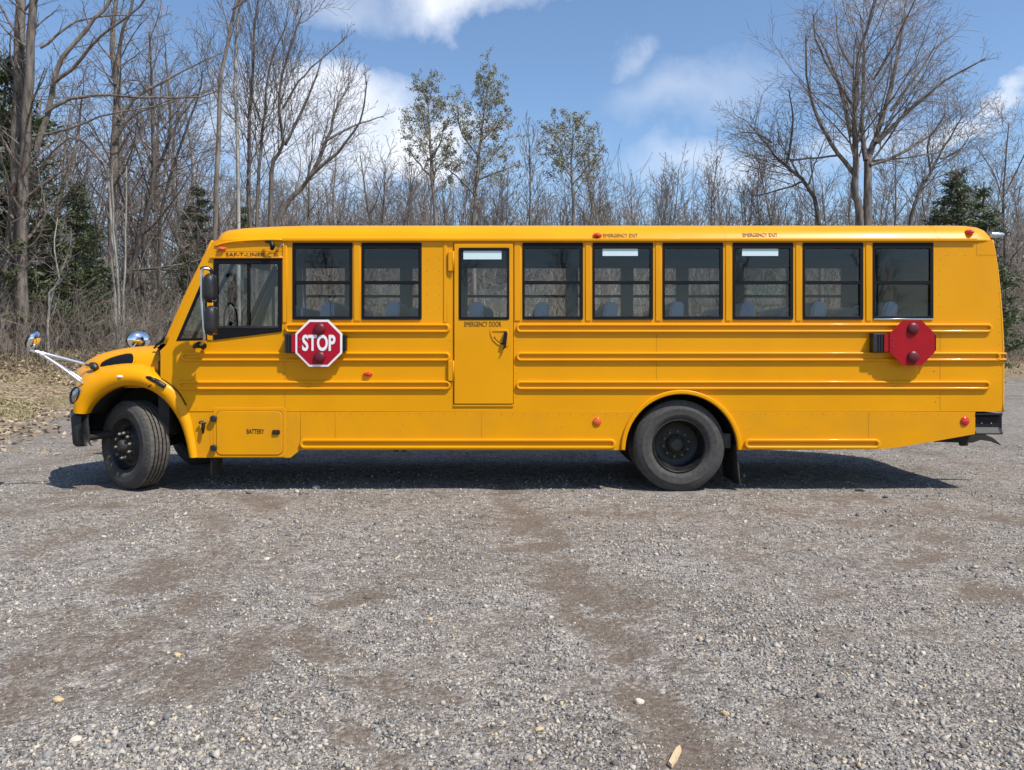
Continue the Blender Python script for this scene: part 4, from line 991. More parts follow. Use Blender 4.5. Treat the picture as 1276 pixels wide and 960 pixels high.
# ------------------------------------------------------------------ trees
UP = np.array([0, 0, 1.0])
def norm(v): return v / (np.linalg.norm(v) + 1e-9)
def polys_mesh(polys):
    """list of (pts, rad, sides) -> V, F"""
    groups = {}
    for p, r, s in polys: groups.setdefault((len(p), s), []).append((p, r))
    Vs = []; Fs = []; off = 0
    for (n, s), lst in groups.items():
        V, F = tube_arrays(np.array([a for a, _ in lst]), np.array([b for _, b in lst]), s); Vs.append(V); Fs.append(F + off); off += len(V)
    return np.concatenate(Vs), np.concatenate(Fs)
SIDES = (9, 5, 3, 3, 3); LREF = (9.0, 2.6, 1.1, .5, .3)
class TP:
    def __init__(s, **k):
        s.segs = (10, 7, 5, 4, 3); s.wob = (.05, .10, .13, .16, .18); s.trop = (.02, .05, .04, .03, .0); s.kids = (14, 9, 6, 4, 0); s.ang = (42, 40, 38, 38, 35)
        s.ratio = (.5, .55, .5, .5, .5); s.start = (.32, .12, .15, .12, .1); s.maxlev = 3; s.rmin = .006; s.rr = .55; s.tip = .25
        s.__dict__.update(k)
def grow(rng, out, p, d, L, r, lev, P, tips):
    n = P.segs[lev]; pts = [p.copy()]; dirs = []
    for i in range(n):
        d = norm(d + rng.normal(0, P.wob[lev], 3) + UP * P.trop[lev]); p = p + d * (L / n); pts.append(p); dirs.append(d)
    pts = np.array(pts); r = max(r, P.rmin); rad = np.maximum(np.linspace(1, P.tip if lev < 3 else .45, n + 1) * r, P.rmin * .6)
    out.append((pts, rad, SIDES[lev], lev))
    if lev >= P.maxlev: tips.append(pts); return
    sprout(rng, out, pts, rad, L, lev, P, tips)
def sprout(rng, out, pts, rad, L, lev, P, tips, kids=None, start=None):
    n = len(pts) - 1; k = kids if kids is not None else max(1, int(round(P.kids[lev] * min(1.25, L / LREF[lev]) ** .8 + .2))); st = P.start[lev] if start is None else start
    az = rng.random() * 6.28
    for c in range(k):
        t = st + (1 - st) * (c + rng.random() * .9) / k; t = min(t, .985); f = t * n; i = min(int(f), n - 1); q = pts[i] + (pts[i + 1] - pts[i]) * (f - i)
        dd = norm(pts[i + 1] - pts[i]); r0 = rad[i] + (rad[i + 1] - rad[i]) * (f - i)
        az += 2.4 + rng.normal(0, .5); a = norm(np.cross(dd, UP + .01)); b = np.cross(dd, a)
        side = a * math.cos(az) + b * math.sin(az); an = R(P.ang[lev] * rng.uniform(.7, 1.3))
        cd_ = norm(dd * math.cos(an) + side * math.sin(an))
        grow(rng, out, q, cd_, L * P.ratio[lev] * rng.uniform(.65, 1.2) * (1.15 - .65 * (t - st) / (1 - st + .01)), r0 * P.rr * rng.uniform(.75, 1.15), lev + 1, P, tips)
def split_tree(out):
    return [(p, r, s) for p, r, s, l in out if l <= 1], [(p, r, s) for p, r, s, l in out if l > 1]

def bark(name, c1, c2, scale=3.0):
    return varied(name, c1, c2, scale, rough=.9, bump=.6, bump_scale=14, stretch=(3, 3, .6), objrand=.22, spec=.2, bdist=.03)
M['bark'] = bark('bark_grey_brown', (.115, .095, .08), (.26, .222, .19))
M['bark_dark'] = bark('bark_dark', (.075, .062, .052), (.17, .145, .122))
M['bark_pale'] = bark('bark_pale', (.20, .18, .155), (.40, .375, .34))
M['twig'] = varied('twig_grey_brown', (.15, .122, .102), (.29, .245, .215), .8, rough=.9, objrand=.25, spec=.2)
M['twig_pale'] = varied('twig_pale', (.17, .14, .125), (.28, .245, .23), .8, rough=.9, objrand=.2, spec=.2)
M['brush'] = varied('thicket_twigs', (.075, .058, .045), (.38, .325, .27), .6, rough=.92, island=True, spec=.2)
M['newleaf'] = varied('young_leaf', (.15, .155, .095), (.26, .26, .17), 2, rough=.6, island=True)
M['needle'] = varied('pine_needles', (.040, .060, .026), (.125, .15, .06), 1.2, rough=.65, island=True)

TREES = []
def place_tree(name, label, wood, twigs, loc, mats, leaves=None, group=None, cat='tree', rot=0.0, scale=1.0):
    root = empty(name, loc); root.rotation_euler = (0, 0, rot); root.scale = (scale,) * 3
    if isinstance(wood, list): wood = wood_mesh(wood)
    o = link('trunk', wood, mats[0], root)
    if twigs is not None:
        if isinstance(twigs, list): twigs = wood_mesh(twigs)
        c = link('crown', twigs, mats[1], root)
        if leaves is not None: link('foliage', leaves, mats[2], c)
    tag(root, label, cat, group); TREES.append(root); return root
def wood_mesh(polys):
    V, F = polys_mesh(polys); o = np_mesh('wood', V, F, None, None, True); me = o.data; bpy.data.objects.remove(o); return me
def leaf_mesh(rng, tips, n, size, droop=.6, spread=.055):
    T = [t for t in tips]; idx = rng.integers(0, len(T), n); V = np.empty((n, 4, 3))
    for k in range(n):
        t = T[idx[k]]; i = rng.integers(0, len(t)); V[k] = t[i]
    c = rng.normal(0, spread, (n, 1, 3)); dr = rng.normal(0, 1, (n, 3)); dr[:, 2] = -abs(dr[:, 2]) - droop; dr /= np.linalg.norm(dr, axis=1, keepdims=True)
    sd = np.cross(dr, rng.normal(0, 1, (n, 3))); sd /= np.linalg.norm(sd, axis=1, keepdims=True); L = size * rng.uniform(.6, 1.3, (n, 1)); w_ = L * .38
    V = V + c; V[:, 1] += dr * L * .5 + sd * w_; V[:, 2] += dr * L; V[:, 3] += dr * L * .5 - sd * w_
    o = np_mesh('leaves', V.reshape(-1, 3), np.arange(n * 4).reshape(-1, 4)); me = o.data; bpy.data.objects.remove(o); return me
def smooth_poly(P, m):
    P = np.array(P, float); n = len(P); t = np.linspace(0, n - 1, m); i = np.clip(t.astype(int), 0, n - 2); f = (t - i)[:, None]
    p0 = P[np.maximum(i - 1, 0)]; p1 = P[i]; p2 = P[i + 1]; p3 = P[np.minimum(i + 2, n - 1)]
    return .5 * (2 * p1 + (p2 - p0) * f + (2 * p0 - 5 * p1 + 4 * p2 - p3) * f * f + (3 * p1 - p0 - 3 * p2 + p3) * f ** 3)
def ground_z(x, y): return float(height(np.array([x]), np.array([y]))[0])

def limb_tree(name, label, depth, limbs, mats, seed, P, kids=9, sub_len=1.0, group=None, leaves=0, tipf=.8):
    """a tree whose main limbs are given by hand (side view), with side branches and twigs grown from them.
       limbs: (points in px at this depth, radius0, radius1 in m, forward lean of its tip in m); the first reaches the ground"""
    rng = np.random.default_rng(seed); out = []; tips = []; Y = depth - CAM_D; allp = []
    b = limbs[0][0][0]; bx = AT(b[0], b[1], Y).x
    org = np.array([bx, Y, 0.0]); org[2] = ground_z(bx, Y)
    ends = {}
    for li, (px, r0, r1, lean) in enumerate(limbs):
        pts = np.array([tuple(AT(a, c, Y)) for a, c in px])
        pts[:, 1] += np.linspace(0, 1, len(pts)) ** 1.3 * lean
        if px[0][1] >= 275 and li >= 0 and (px[0][1] > 270):      # starts behind the bus: carry it down to the soil
            g = np.array([[pts[0, 0] + (pts[0, 0] - pts[1, 0]) * .15, pts[0, 1], ground_z(pts[0, 0], Y) - .1]])
            pts = np.concatenate([g, pts])
        m = max(8, int(len(pts) * 2.5)); q = smooth_poly(pts, m); q[1:-1] += rng.normal(0, .018, (m - 2, 3))
        rad = np.linspace(r0, r1, m) ; L = np.linalg.norm(np.diff(q, axis=0), axis=1).sum()
        out.append((q - org, rad, 8 if r0 > .1 else 6, 0))
        k = int(kids * L / 5)
        sprout(rng, out, q - org, rad * .55, max(L, 4.0) * sub_len, 0, P, tips, kids=max(3, k), start=.30 if li == 0 or px[0][1] > 270 else .12)
        # a spray at the tip
        sprout(rng, out, (q - org)[-3:], rad[-3:], max(L, 4.0) * sub_len * tipf, 0, P, tips, kids=2, start=.5)
    w_, t_ = split_tree(out)
    lf = leaf_mesh(rng, tips, leaves, .074) if leaves else None
    return place_tree(name, label, w_, t_, tuple(org), mats, lf, group)

P_big = TP(kids=(10, 7, 5, 4, 0), ratio=(.30, .55, .52, .5, .5), trop=(.02, .035, .03, .02, 0), ang=(42, 42, 42, 40, 35), rmin=.009, maxlev=3, start=(.3, .15, .15, .1, .1))
GB = (M['bark'], M['twig']); GD = (M['bark_dark'], M['twig']); GP = (M['bark_pale'], M['twig_pale'])
# the spreading tree above the rear of the bus
limb_tree('bare_tree', 'large spreading bare tree with two main stems rising above the rear of the bus', 34,
    [([(1071, 279), (1065, 243), (1064, 202), (1061, 170), (1059, 133), (1061, 81), (1071, 40), (1079, 2)], .20, .035, -1),
     ([(1081, 279), (1083, 218), (1085, 195), (1095, 174), (1108, 141), (1124, 89), (1136, 40), (1146, 5)], .22, .035, 1.2),
     ([(1065, 218), (1043, 194), (1019, 166), (1002, 133), (990, 105), (985, 66)], .11, .03, -1.8),
     ([(1084, 206), (1108, 198), (1148, 178), (1185, 154), (1212, 132)], .08, .025, 1.8),
     ([(1093, 178), (1124, 145), (1164, 109), (1203, 88)], .10, .025, -1.4),
     ([(1079, 200), (1079, 154), (1087, 101), (1096, 40), (1100, -8)], .12, .03, 2.2),
     ([(1061, 170), (1051, 101), (1039, 45), (1036, 12)], .09, .025, 2.0),
     ([(1110, 138), (1140, 100), (1172, 55), (1186, 30)], .07, .02, 1.0), ([(1062, 130), (1034, 95), (1010, 55), (1002, 30)], .07, .02, -1.0),
     ([(1088, 100), (1110, 55), (1122, 8)], .06, .02, -1.5), ([(1063, 85), (1050, 45), (1058, 0)], .06, .02, 1.2), ([(1043, 194), (1005, 196), (972, 192)], .05, .02, 1.0)], GB, 101, P_big, 8, 1.0)
limb_tree('bare_tree', 'slanting bare tree leaning left beside the large spreading tree', 34.5,
    [([(1021, 279), (1003, 226), (980, 204), (962, 178), (942, 150)], .12, .03, .8), ([(980, 204), (985, 160), (975, 120)], .06, .02, -.8), ([(962, 178), (945, 165), (926, 160)], .05, .02, .6), ([(1003, 226), (975, 235), (945, 240)], .05, .018, 1)], GD, 102, P_big, 12, .85)
limb_tree('bare_tree', 'slanting bare tree leaning right beside the large spreading tree', 35.5,
    [([(1134, 279), (1160, 218), (1185, 178), (1213, 138)], .11, .025, .8), ([(1160, 218), (1152, 180), (1165, 150)], .05, .02, -.8), ([(1172, 198), (1200, 185), (1216, 165)], .05, .02, .5)], GD, 103, P_big, 11, .85)
# the sheaf of tall stems behind the front of the bus
P_sheaf = TP(kids=(10, 6, 5, 3, 0), ratio=(.30, .5, .5, .5, .5), trop=(.05, .09, .07, .05, 0), ang=(33, 33, 36, 36, 35), rmin=.0085, maxlev=3)
limb_tree('bare_tree', 'tall slender bare tree with one bowed stem behind the windshield', 28,
    [([(267, 282), (272, 175), (273, 100), (281, 55), (288, 12), (296, -20)], .10, .05, .3), ([(288, 12), (315, -8), (340, -20)], .05, .02, .3)], GB, 104, P_sheaf, 4, .6)
limb_tree('bare_tree', 'slim straight bare tree left of the fanning clump above the driver\'s window', 30,
    [([(297, 284), (294, 151), (291, 76), (295, -20)], .09, .04, .4), ([(294, 151), (272, 130), (262, 100)], .04, .02, .4)], GP, 105, P_sheaf, 5, .6)
limb_tree('bare_tree', 'clump of upright bare stems fanning out behind the first side windows', 31,
    [([(311, 283), (311, 181), (316, 106), (322, 30), (330, -10)], .10, .03, -.5), ([(320, 283), (323, 196), (325, 151), (331, 76), (350, 20)], .09, .025, .8),
     ([(338, 281), (340, 212), (355, 181), (352, 136), (361, 91), (385, 30)], .11, .025, -1.0), ([(346, 281), (382, 224), (406, 166), (412, 130), (428, 95)], .13, .025, 1.2),
     ([(382, 224), (421, 193), (452, 157), (463, 112)], .08, .02, -1.0), ([(355, 181), (372, 140), (391, 85), (397, 50)], .07, .02, 1.0), ([(400, 180), (440, 150), (470, 132)], .06, .02, 1.5),
     ([(325, 151), (312, 120), (300, 70)], .05, .02, .6), ([(352, 136), (372, 100), (395, 75), (430, 40)], .05, .02, .4)], GB, 106, P_sheaf, 9, .85)
# trees with opening leaves
P_asp = TP(kids=(16, 7, 4, 3, 0), ratio=(.36, .5, .5, .5, .5), trop=(.04, .07, .03, .0, 0), ang=(46, 40, 38, 36, 35), rmin=.008, maxlev=3, start=(.28, .15, .15, .1, .1))
GA = (M['bark'], M['twig'], M['newleaf'])
limb_tree('leafing_tree', 'slender tree with sparse young leaves, left of the taller leafing one', 35, [([(543, 281), (538, 220), (536, 185), (534, 155), (532, 130), (530, 106)], .10, .02, .3), ([(538, 222), (519, 200), (508, 182)], .05, .02, .8), ([(537, 200), (550, 178), (556, 158)], .05, .02, -.8), ([(540, 240), (558, 222), (572, 200)], .04, .015, .6)], GA, 107, P_asp, 13, .42, leaves=7000, tipf=.35)
limb_tree('leafing_tree', 'tallest slender tree with sparse young leaves above the emergency door', 35, [([(591, 281), (595, 213), (599, 168), (604, 132), (609, 98)], .11, .02, .3), ([(599, 175), (620, 152), (634, 132)], .06, .02, .8), ([(597, 195), (576, 168), (572, 142)], .05, .02, -.8), ([(594, 225), (622, 212), (650, 200)], .05, .015, .6), ([(593, 245), (570, 220), (555, 205)], .05, .015, .6)], GA, 108, P_asp, 13, .46, leaves=9000, tipf=.35)
limb_tree('leafing_tree', 'shortest slender tree with sparse young leaves above the mid windows', 36, [([(715, 281), (713, 225), (712, 200), (714, 175), (715, 152)], .09, .018, .3), ([(713, 220), (695, 200), (680, 185)], .04, .015, .8), ([(713, 230), (735, 205), (750, 190)], .04, .015, -.8)], GA, 109, P_asp, 13, .52, leaves=6000, tipf=.35)
# left-hand trees, nearer
P_left = TP(kids=(9, 7, 5, 4, 0), ratio=(.30, .5, .5, .5, .5), trop=(.02, .04, .03, .02, 0), ang=(44, 42, 40, 38, 35), rmin=.006, maxlev=3)
limb_tree('bare_tree', 'thick grey bare tree at the far left with long limbs arching over the bus', 25,
    [([(8, 437), (6, 380), (14, 300), (18, 200), (17, 100), (18, 0), (20, -40)], .28, .12, .4), ([(30, 437), (28, 340), (34, 240), (40, 163), (50, 45), (60, -20)], .23, .10, -.6),
     ([(45, 190), (60, 125), (68, 75), (93, 38), (118, 0), (135, -30)], .10, .05, .8), ([(58, 140), (83, 123), (120, 115), (175, 116), (225, 112), (262, 100)], .07, .015, 1.0),
     ([(63, 107), (100, 78), (120, 60), (150, 40), (186, 18), (204, -4)], .07, .02, -.8), ([(40, 170), (80, 160), (130, 140), (200, 125), (255, 104)], .05, .012, .6),
     ([(50, 60), (78, 30), (110, 12), (165, 2)], .05, .015, 1.0), ([(34, 240), (60, 205), (100, 178), (130, 192)], .05, .012, -1.0), ([(16, 200), (2, 160), (-15, 120)], .05, .02, -.6), ([(20, 330), (50, 300), (64, 260), (60, 215)], .06, .012, -.5)], GB, 110, P_left, 9, .75)
limb_tree('bare_tree', 'bare tree with forked top standing over the fender mirror', 28,
    [([(141, 436), (140, 330), (140, 226), (143, 125), (142, 98), (135, 63), (136, 20), (140, -20)], .20, .06, .4), ([(143, 105), (153, 50), (166, 20), (180, -15)], .08, .04, -.5), ([(148, 150), (170, 118), (200, 98), (238, 73), (268, 55)], .07, .018, .8),
     ([(140, 226), (120, 190), (95, 170)], .05, .015, -.7), ([(141, 180), (165, 150), (205, 135), (250, 128)], .05, .014, -.8)], GB, 111, P_left, 8, .75)
limb_tree('bare_tree', 'dark leaning bare tree forking into two behind the bus hood', 30,
    [([(176, 436), (178, 330), (186, 233), (208, 175), (206, 113), (200, 60)], .13, .025, .4), ([(195, 436), (200, 330), (206, 250), (233, 170), (253, 120), (258, 95)], .10, .02, -.5), ([(206, 160), (190, 120), (178, 85)], .05, .015, .4), ([(208, 178), (225, 140), (240, 110)], .05, .015, .6)], GD, 112, P_left, 9, .8)
limb_tree('pale_tree', 'pale slim tree with three close stems left of the round hood mirror', 26,
    [([(146, 437), (141, 340), (136, 275), (131, 210)], .075, .03, .2), ([(150, 437), (148, 350), (143, 280), (144, 210)], .06, .025, -.2), ([(152, 437), (154, 350), (153, 280), (152, 205)], .05, .02, .3)], GP, 113, P_left, 5, .5)
limb_tree('pale_tree', 'thin pale crooked sapling beside the thick left-hand trees', 24,
    [([(60, 432), (61, 370), (72, 345), (64, 310), (67, 270)], .045, .015, .2), ([(62, 380), (82, 330), (94, 300)], .025, .01, -.2)], GP, 114, P_left, 8, .7)
limb_tree('bare_tree', 'brown bare tree right of the thick left-hand trees, half hidden by twigs', 27,
    [([(72, 436), (70, 380), (66, 300), (72, 240), (90, 180), (96, 120)], .15, .03, .3), ([(70, 300), (100, 255), (118, 215)], .06, .015, -.5), ([(72, 240), (50, 200), (44, 160)], .05, .015, .5)], GB, 115, P_left, 10, .75)
limb_tree('bare_tree', 'bare tree at the right edge of the picture, above the dark pine', 40,
    [([(1252, 440), (1254, 330), (1252, 270), (1256, 200), (1262, 150)], .12, .02, .3), ([(1253, 260), (1240, 215), (1222, 180)], .05, .015, .4), ([(1254, 240), (1275, 190), (1290, 150)], .05, .015, -.5), ([(1252, 330), (1268, 280), (1280, 230)], .05, .015, .6)], GB, 116, P_big, 9, .8)

# rows of slim bare trees: a few grown, then repeated
def free_tree(seed, H, r, P, mats_sides=None):
    rng = np.random.default_rng(seed); out = []; tips = []
    grow(rng, out, np.zeros(3), norm(np.array([rng.normal(0, .05), rng.normal(0, .05), 1])), H, r, 0, P, tips)
    w_, t_ = split_tree(out); return wood_mesh(w_), wood_mesh(t_)
P_birch = TP(kids=(24, 7, 4, 3, 0), ratio=(.26, .5, .5, .5, .5), trop=(.03, .10, .06, .03, 0), ang=(36, 34, 36, 36, 35), rmin=.014, maxlev=3, start=(.18, .15, .15, .1, .1), segs=(10, 5, 4, 3, 3))
P_wood = TP(kids=(13, 7, 4, 3, 0), ratio=(.36, .5, .5, .5, .5), trop=(.02, .06, .04, .02, 0), ang=(42, 40, 38, 36, 35), rmin=.012, maxlev=3, start=(.22, .15, .15, .1, .1), segs=(10, 6, 4, 3, 3), wob=(.07, .12, .14, .16, .18))
PROTO = [free_tree(200 + i, 11, .085, P_birch) for i in range(3)] + [free_tree(210 + i, 11, .12, P_wood) for i in range(3)]
rng = np.random.default_rng(77)
def nth(i):
    return '%d%s' % (i, 'th' if 10 <= i % 100 <= 20 else {1: 'st', 2: 'nd', 3: 'rd'}.get(i % 10, 'th'))
def row(n, px0, px1, d0, d1, h0, h1, name, label, group, kinds, mats, emin=2.5):
    sp = []
    for i in range(n):
        px = px0 + (px1 - px0) * (i + rng.random() * .9) / n; d = rng.uniform(d0, d1); sp.append((px, d, kinds[int(rng.integers(len(kinds)))], rng.uniform(h0, h1), rng.random() * 6.28))
    sp.sort(); i = 0
    for px, d, k, H, rz in sp:
        x = (px - 638) * d / FPX; y = d - CAM_D; w_, t_ = PROTO[k]
        vis = -5 < px < 1281; i += vis
        place_tree(name, label % nth(i) if vis else label.replace('%s from the left', 'beside the frame edge'), w_, t_, (x, y, ground_z(x, y) - .1), mats, None, group, rot=rz, scale=H / 11)
row(66, 425, 1010, 42, 62, 8.3, 11.2, 'slim_tree', 'slim bare grey tree, %s from the left in the far row above the roof', 'slim bare trees in the far row', [0, 1, 2], GB)
row(20, 1000, 1290, 44, 60, 9.0, 12.0, 'slim_tree', 'slim bare tree, %s from the left in the wood behind the rear', 'bare trees in the wood at the right', [0, 1, 3, 4], GB)
row(20, -4, 270, 30, 50, 9.0, 14.0, 'wood_tree', 'bare tree, %s from the left in the tangled wood beyond the hood', 'bare trees in the wood at the left', [3, 4, 5, 3, 1], GB)
row(13, 270, 470, 40, 54, 8.5, 11.5, 'wood_tree', 'low bare tree, %s from the left behind the fanning clump of stems', 'low bare trees behind the fanning clump', [3, 4, 5], GB)
# evergreens
def conifer(seed, H, R0, n_wh, dens):
    rng = np.random.default_rng(seed); polys = []; NV = []
    tr = np.array([[rng.normal(0, .05), rng.normal(0, .05), H * t] for t in np.linspace(0, 1, 9)]); tr[0, :2] = 0
    polys.append((tr, np.linspace(H * .014, .02, 9), 7))
    for w in range(n_wh):
        t = .10 + .88 * (w + rng.random() * .6) / n_wh; z = H * t; Lm = R0 * (1 - t) ** .75 * rng.uniform(.7, 1.15) + .15
        for k in range(int(rng.integers(4, 7))):
            a = rng.random() * 6.28; d = np.array([math.cos(a), math.sin(a), rng.uniform(-.15, .35)]); L = Lm * rng.uniform(.55, 1.15); q = np.array([0, 0, z]); pts = [q]
            for s in range(4): d = norm(d + rng.normal(0, .12, 3) + UP * .05); q = q + d * L / 4; pts.append(q)
            pts = np.array(pts); polys.append((pts, np.linspace(.022, .006, 5), 3))
            m = int(dens * L) + 4
            f = rng.random(m) ** .6 * 3.999; i = f.astype(int); c = pts[i] + (pts[i + 1] - pts[i]) * (f - i)[:, None] + rng.normal(0, .10, (m, 3)) * np.array([1, 1, .6])
            dd = (pts[-1] - pts[0]) / L + rng.normal(0, .75, (m, 3)); dd /= np.linalg.norm(dd, axis=1, keepdims=True)
            sd = np.cross(dd, rng.normal(0, 1, (m, 3))); sd /= np.linalg.norm(sd, axis=1, keepdims=True); ln = rng.uniform(.10, .24, (m, 1)); ww = rng.uniform(.018, .042, (m, 1))
            NV.append(np.stack([c - sd * ww, c + sd * ww, c + dd * ln], 1))
    NV = np.concatenate(NV).reshape(-1, 3); o = np_mesh('needles', NV, np.arange(len(NV)).reshape(-1, 3)); me = o.data; bpy.data.objects.remove(o)
    return wood_mesh(polys), me
CON = [conifer(300, 8, 2.2, 28, 85), conifer(301, 8, 1.8, 26, 72)]
def pine(px, d, H, label, k, rot=0.0):
    x = (px - 638) * d / FPX; y = d - CAM_D; root = empty('pine_tree', (x, y, ground_z(x, y) - .1)); root.scale = (H / 8,) * 3; root.rotation_euler = (0, 0, rot)
    link('trunk', CON[k][0], M['bark_dark'], root); link('crown', CON[k][1], M['needle'], root); tag(root, label, 'tree')
pine(96, 27, 5.9, 'dark green pine in the wood between the left-hand trunks', 0, .4)
pine(112, 31, 5.2, 'small dark pine close behind the larger pine in the left wood', 1, 1.4)
pine(246, 33, 7.0, 'green pine rising just left of the bus roof', 1, 2.4)
pine(8, 26, 10.0, 'tall pine behind the thick trees at the far left edge', 0, 3.4)
pine(305, 36, 6.6, 'pine half hidden behind the upright stems above the driver\'s window', 1, .9)
pine(1192, 37, 9.8, 'dark bushy pine above the rear corner of the bus', 0, 5.0)
pine(1226, 38, 9.4, 'darker pine to the right of the bushy pine at the rear corner', 1, 4.0)
pine(948, 40, 6.6, 'low pine just showing over the roof left of the leaning tree', 1, 2.0)

# undergrowth: a tangle nobody could count
def thicket():
    rng = np.random.default_rng(9); polys = []
    def patch(n, px0, px1, d0, d1, h0, h1, r, nb, emin, lean=.32):
        px = rng.uniform(px0, px1, n); d = d0 + (d1 - d0) * rng.random(n); x = (px - 638) * d / FPX; y = d - CAM_D; z = height(x, y); dens = fbm(x * .35, y * .35, 81)
        ok = (rng.random(n) < np.clip(dens * 1.9 - .3, .2, 1)) & (edge_dist(x, y) > emin); x, y, z = x[ok], y[ok], z[ok]; n = len(x)
        H = rng.uniform(h0, h1, n) * (.6 + .8 * fbm(x * .2, y * .2, 83)); dr = np.stack([rng.normal(0, lean, n), rng.normal(0, lean, n), np.ones(n)], 1); dr /= np.linalg.norm(dr, axis=1, keepdims=True)
        m = 4; P = np.empty((n, m + 1, 3)); P[:, 0] = np.stack([x, y, z - .05], 1)
        for k in range(m):
            dr = dr + rng.normal(0, .45 * lean, (n, 3)); dr /= np.linalg.norm(dr, axis=1, keepdims=True); P[:, k + 1] = P[:, k] + dr * (H / m)[:, None]
        rad = np.linspace(1, .4, m + 1)[None] * (r * rng.uniform(.6, 1.4, n))[:, None]
        out = [(P, rad)]
        for b in range(nb):                      # side shoots
            t = rng.uniform(.2, .97, n) * m; i = np.minimum(t.astype(int), m - 1); f = (t - i)[:, None]; ar = np.arange(n)
            q = P[ar, i] * (1 - f) + P[ar, i + 1] * f; sd = rng.normal(0, 1, (n, 3)); sd[:, 2] = abs(sd[:, 2]) * .5 + .55; sd /= np.linalg.norm(sd, axis=1, keepdims=True)
            L = (np.minimum(H, 5) * rng.uniform(.15, .42, n))[:, None]; q2 = q + sd * L * .5; sd = sd + rng.normal(0, .25, (n, 3)); q3 = q2 + sd * L * .5
            out.append((np.stack([q, q2, q3], 1), np.stack([np.full(n, .6), np.full(n, .5), np.full(n, .35)], 1) * r))
        return out
    Vs = []; Fs = []; off = 0
    for args in ((2500, -100, 300, 22, 31, 1.0, 3.4, .009, 3, 4.0), (2800, -100, 330, 29, 52, 2.5, 7.5, .014, 4, 4.0), (3600, 300, 1080, 36, 52, 2.2, 6.5, .015, 4, 3.0), (4800, 240, 1300, 48, 66, 6.5, 11.0, .025, 8, 6.0, .16),
                 (2600, 1040, 1420, 42, 60, 1.8, 5.5, .014, 4, 3.0), (1300, 1200, 1420, 38, 48, .8, 3.0, .010, 3, 3.0)):
        for P, r in patch(*args):
            V, F = tube_arrays(P, r, 3); Vs.append(V); Fs.append(F + off); off += len(V)
    o = np_mesh('thicket', np.concatenate(Vs), np.concatenate(Fs), M['brush']); tag(o, 'tangled grey-brown leafless undergrowth along the wood edge', 'undergrowth', None, 'stuff')
thicket()
# fallen leaves and dry grass on the bank
def litter():
    rng = np.random.default_rng(15); n = 34000; px = rng.uniform(-80, 300, n); d = rng.uniform(11, 30, n); k = n // 4; px[:k] = rng.uniform(1230, 1420, k); d[:k] = rng.uniform(34, 48, k)
    x = (px - 638) * d / FPX; y = d - CAM_D; e = edge_dist(x, y); ok = rng.random(n) < sstep(-.8, 2.0, e) * .95 + .015; x, y = x[ok], y[ok]; n = len(x); z = height(x, y) + .015
    s = rng.uniform(.035, .075, n)[:, None]; u = rng.normal(0, 1, (n, 3)); u[:, 2] *= .35; u /= np.linalg.norm(u, axis=1, keepdims=True); v = np.cross(u, np.array([0, 0, 1.0]) + rng.normal(0, .4, (n, 3))); v /= np.linalg.norm(v, axis=1, keepdims=True)
    c = np.stack([x, y, z], 1); V = np.stack([c - u * s, c + v * s * .6 + [0, 0, .01], c + u * s, c - v * s * .6 + [0, 0, .012]], 1)
    m = varied('dead_leaf', (.16, .11, .066), (.48, .375, .25), 3, rough=.8, island=True)
    o = np_mesh('fallen_leaves', V.reshape(-1, 3), np.arange(n * 4).reshape(-1, 4), m); tag(o, 'brown fallen leaves strewn over the bank at the edge of the wood', 'leaves', None, 'stuff')
    n = 22000; px = rng.uniform(-80, 240, n); d = rng.uniform(12, 26, n); x = (px - 638) * d / FPX; y = d - CAM_D; ok = (edge_dist(x, y) > .3) & (fbm(x * .55, y * .55, 91) > .44); x, y = x[ok], y[ok]; n = len(x)
    c = np.stack([x, y, height(x, y)], 1); t = rng.normal(0, .05, (n, 3)); t[:, 2] = rng.uniform(.05, .16, n); sd = rng.normal(0, 1, (n, 3)) * [1, 1, 0]; sd /= np.linalg.norm(sd, axis=1, keepdims=True)
    V = np.stack([c - sd * .006, c + sd * .006, c + t], 1)
    m = varied('dry_grass', (.15, .16, .05), (.40, .35, .17), 3, rough=.8, island=True)
    o = np_mesh('dry_grass', V.reshape(-1, 3), np.arange(n * 3).reshape(-1, 3), m); tag(o, 'short dry grass between the fallen leaves on the left bank', 'grass', None, 'stuff')
litter()

# the wood on the other side of the lot: seen only in the bus windows and paint
def across():
    Vs = []; Fs = []; off = 0
    for i in range(10):
        x = -46 + 10.2 * i + rng.normal(0, 1.5); y = -CAM_D - rng.uniform(34, 52); sc_ = rng.uniform(1.0, 1.45); a = rng.random() * 6.28; z = ground_z(x, y)
        for me in PROTO[i % 3]:
            co = np.empty(len(me.vertices) * 3, np.float32); me.vertices.foreach_get('co', co); co = co.reshape(-1, 3) * sc_
            V = np.stack([co[:, 0] * math.cos(a) - co[:, 1] * math.sin(a) + x, co[:, 0] * math.sin(a) + co[:, 1] * math.cos(a) + y, co[:, 2] + z - .1], 1)
            f = np.empty(len(me.loops), np.int32); me.loops.foreach_get('vertex_index', f); Vs.append(V); Fs.append(f.reshape(-1, 4) + off); off += len(V)
    o = np_mesh('far_wood', np.concatenate(Vs), np.concatenate(Fs), M['bark']); tag(o, 'bare wood across the lot, mirrored in the bus windows', 'wood', None, 'stuff')
across()

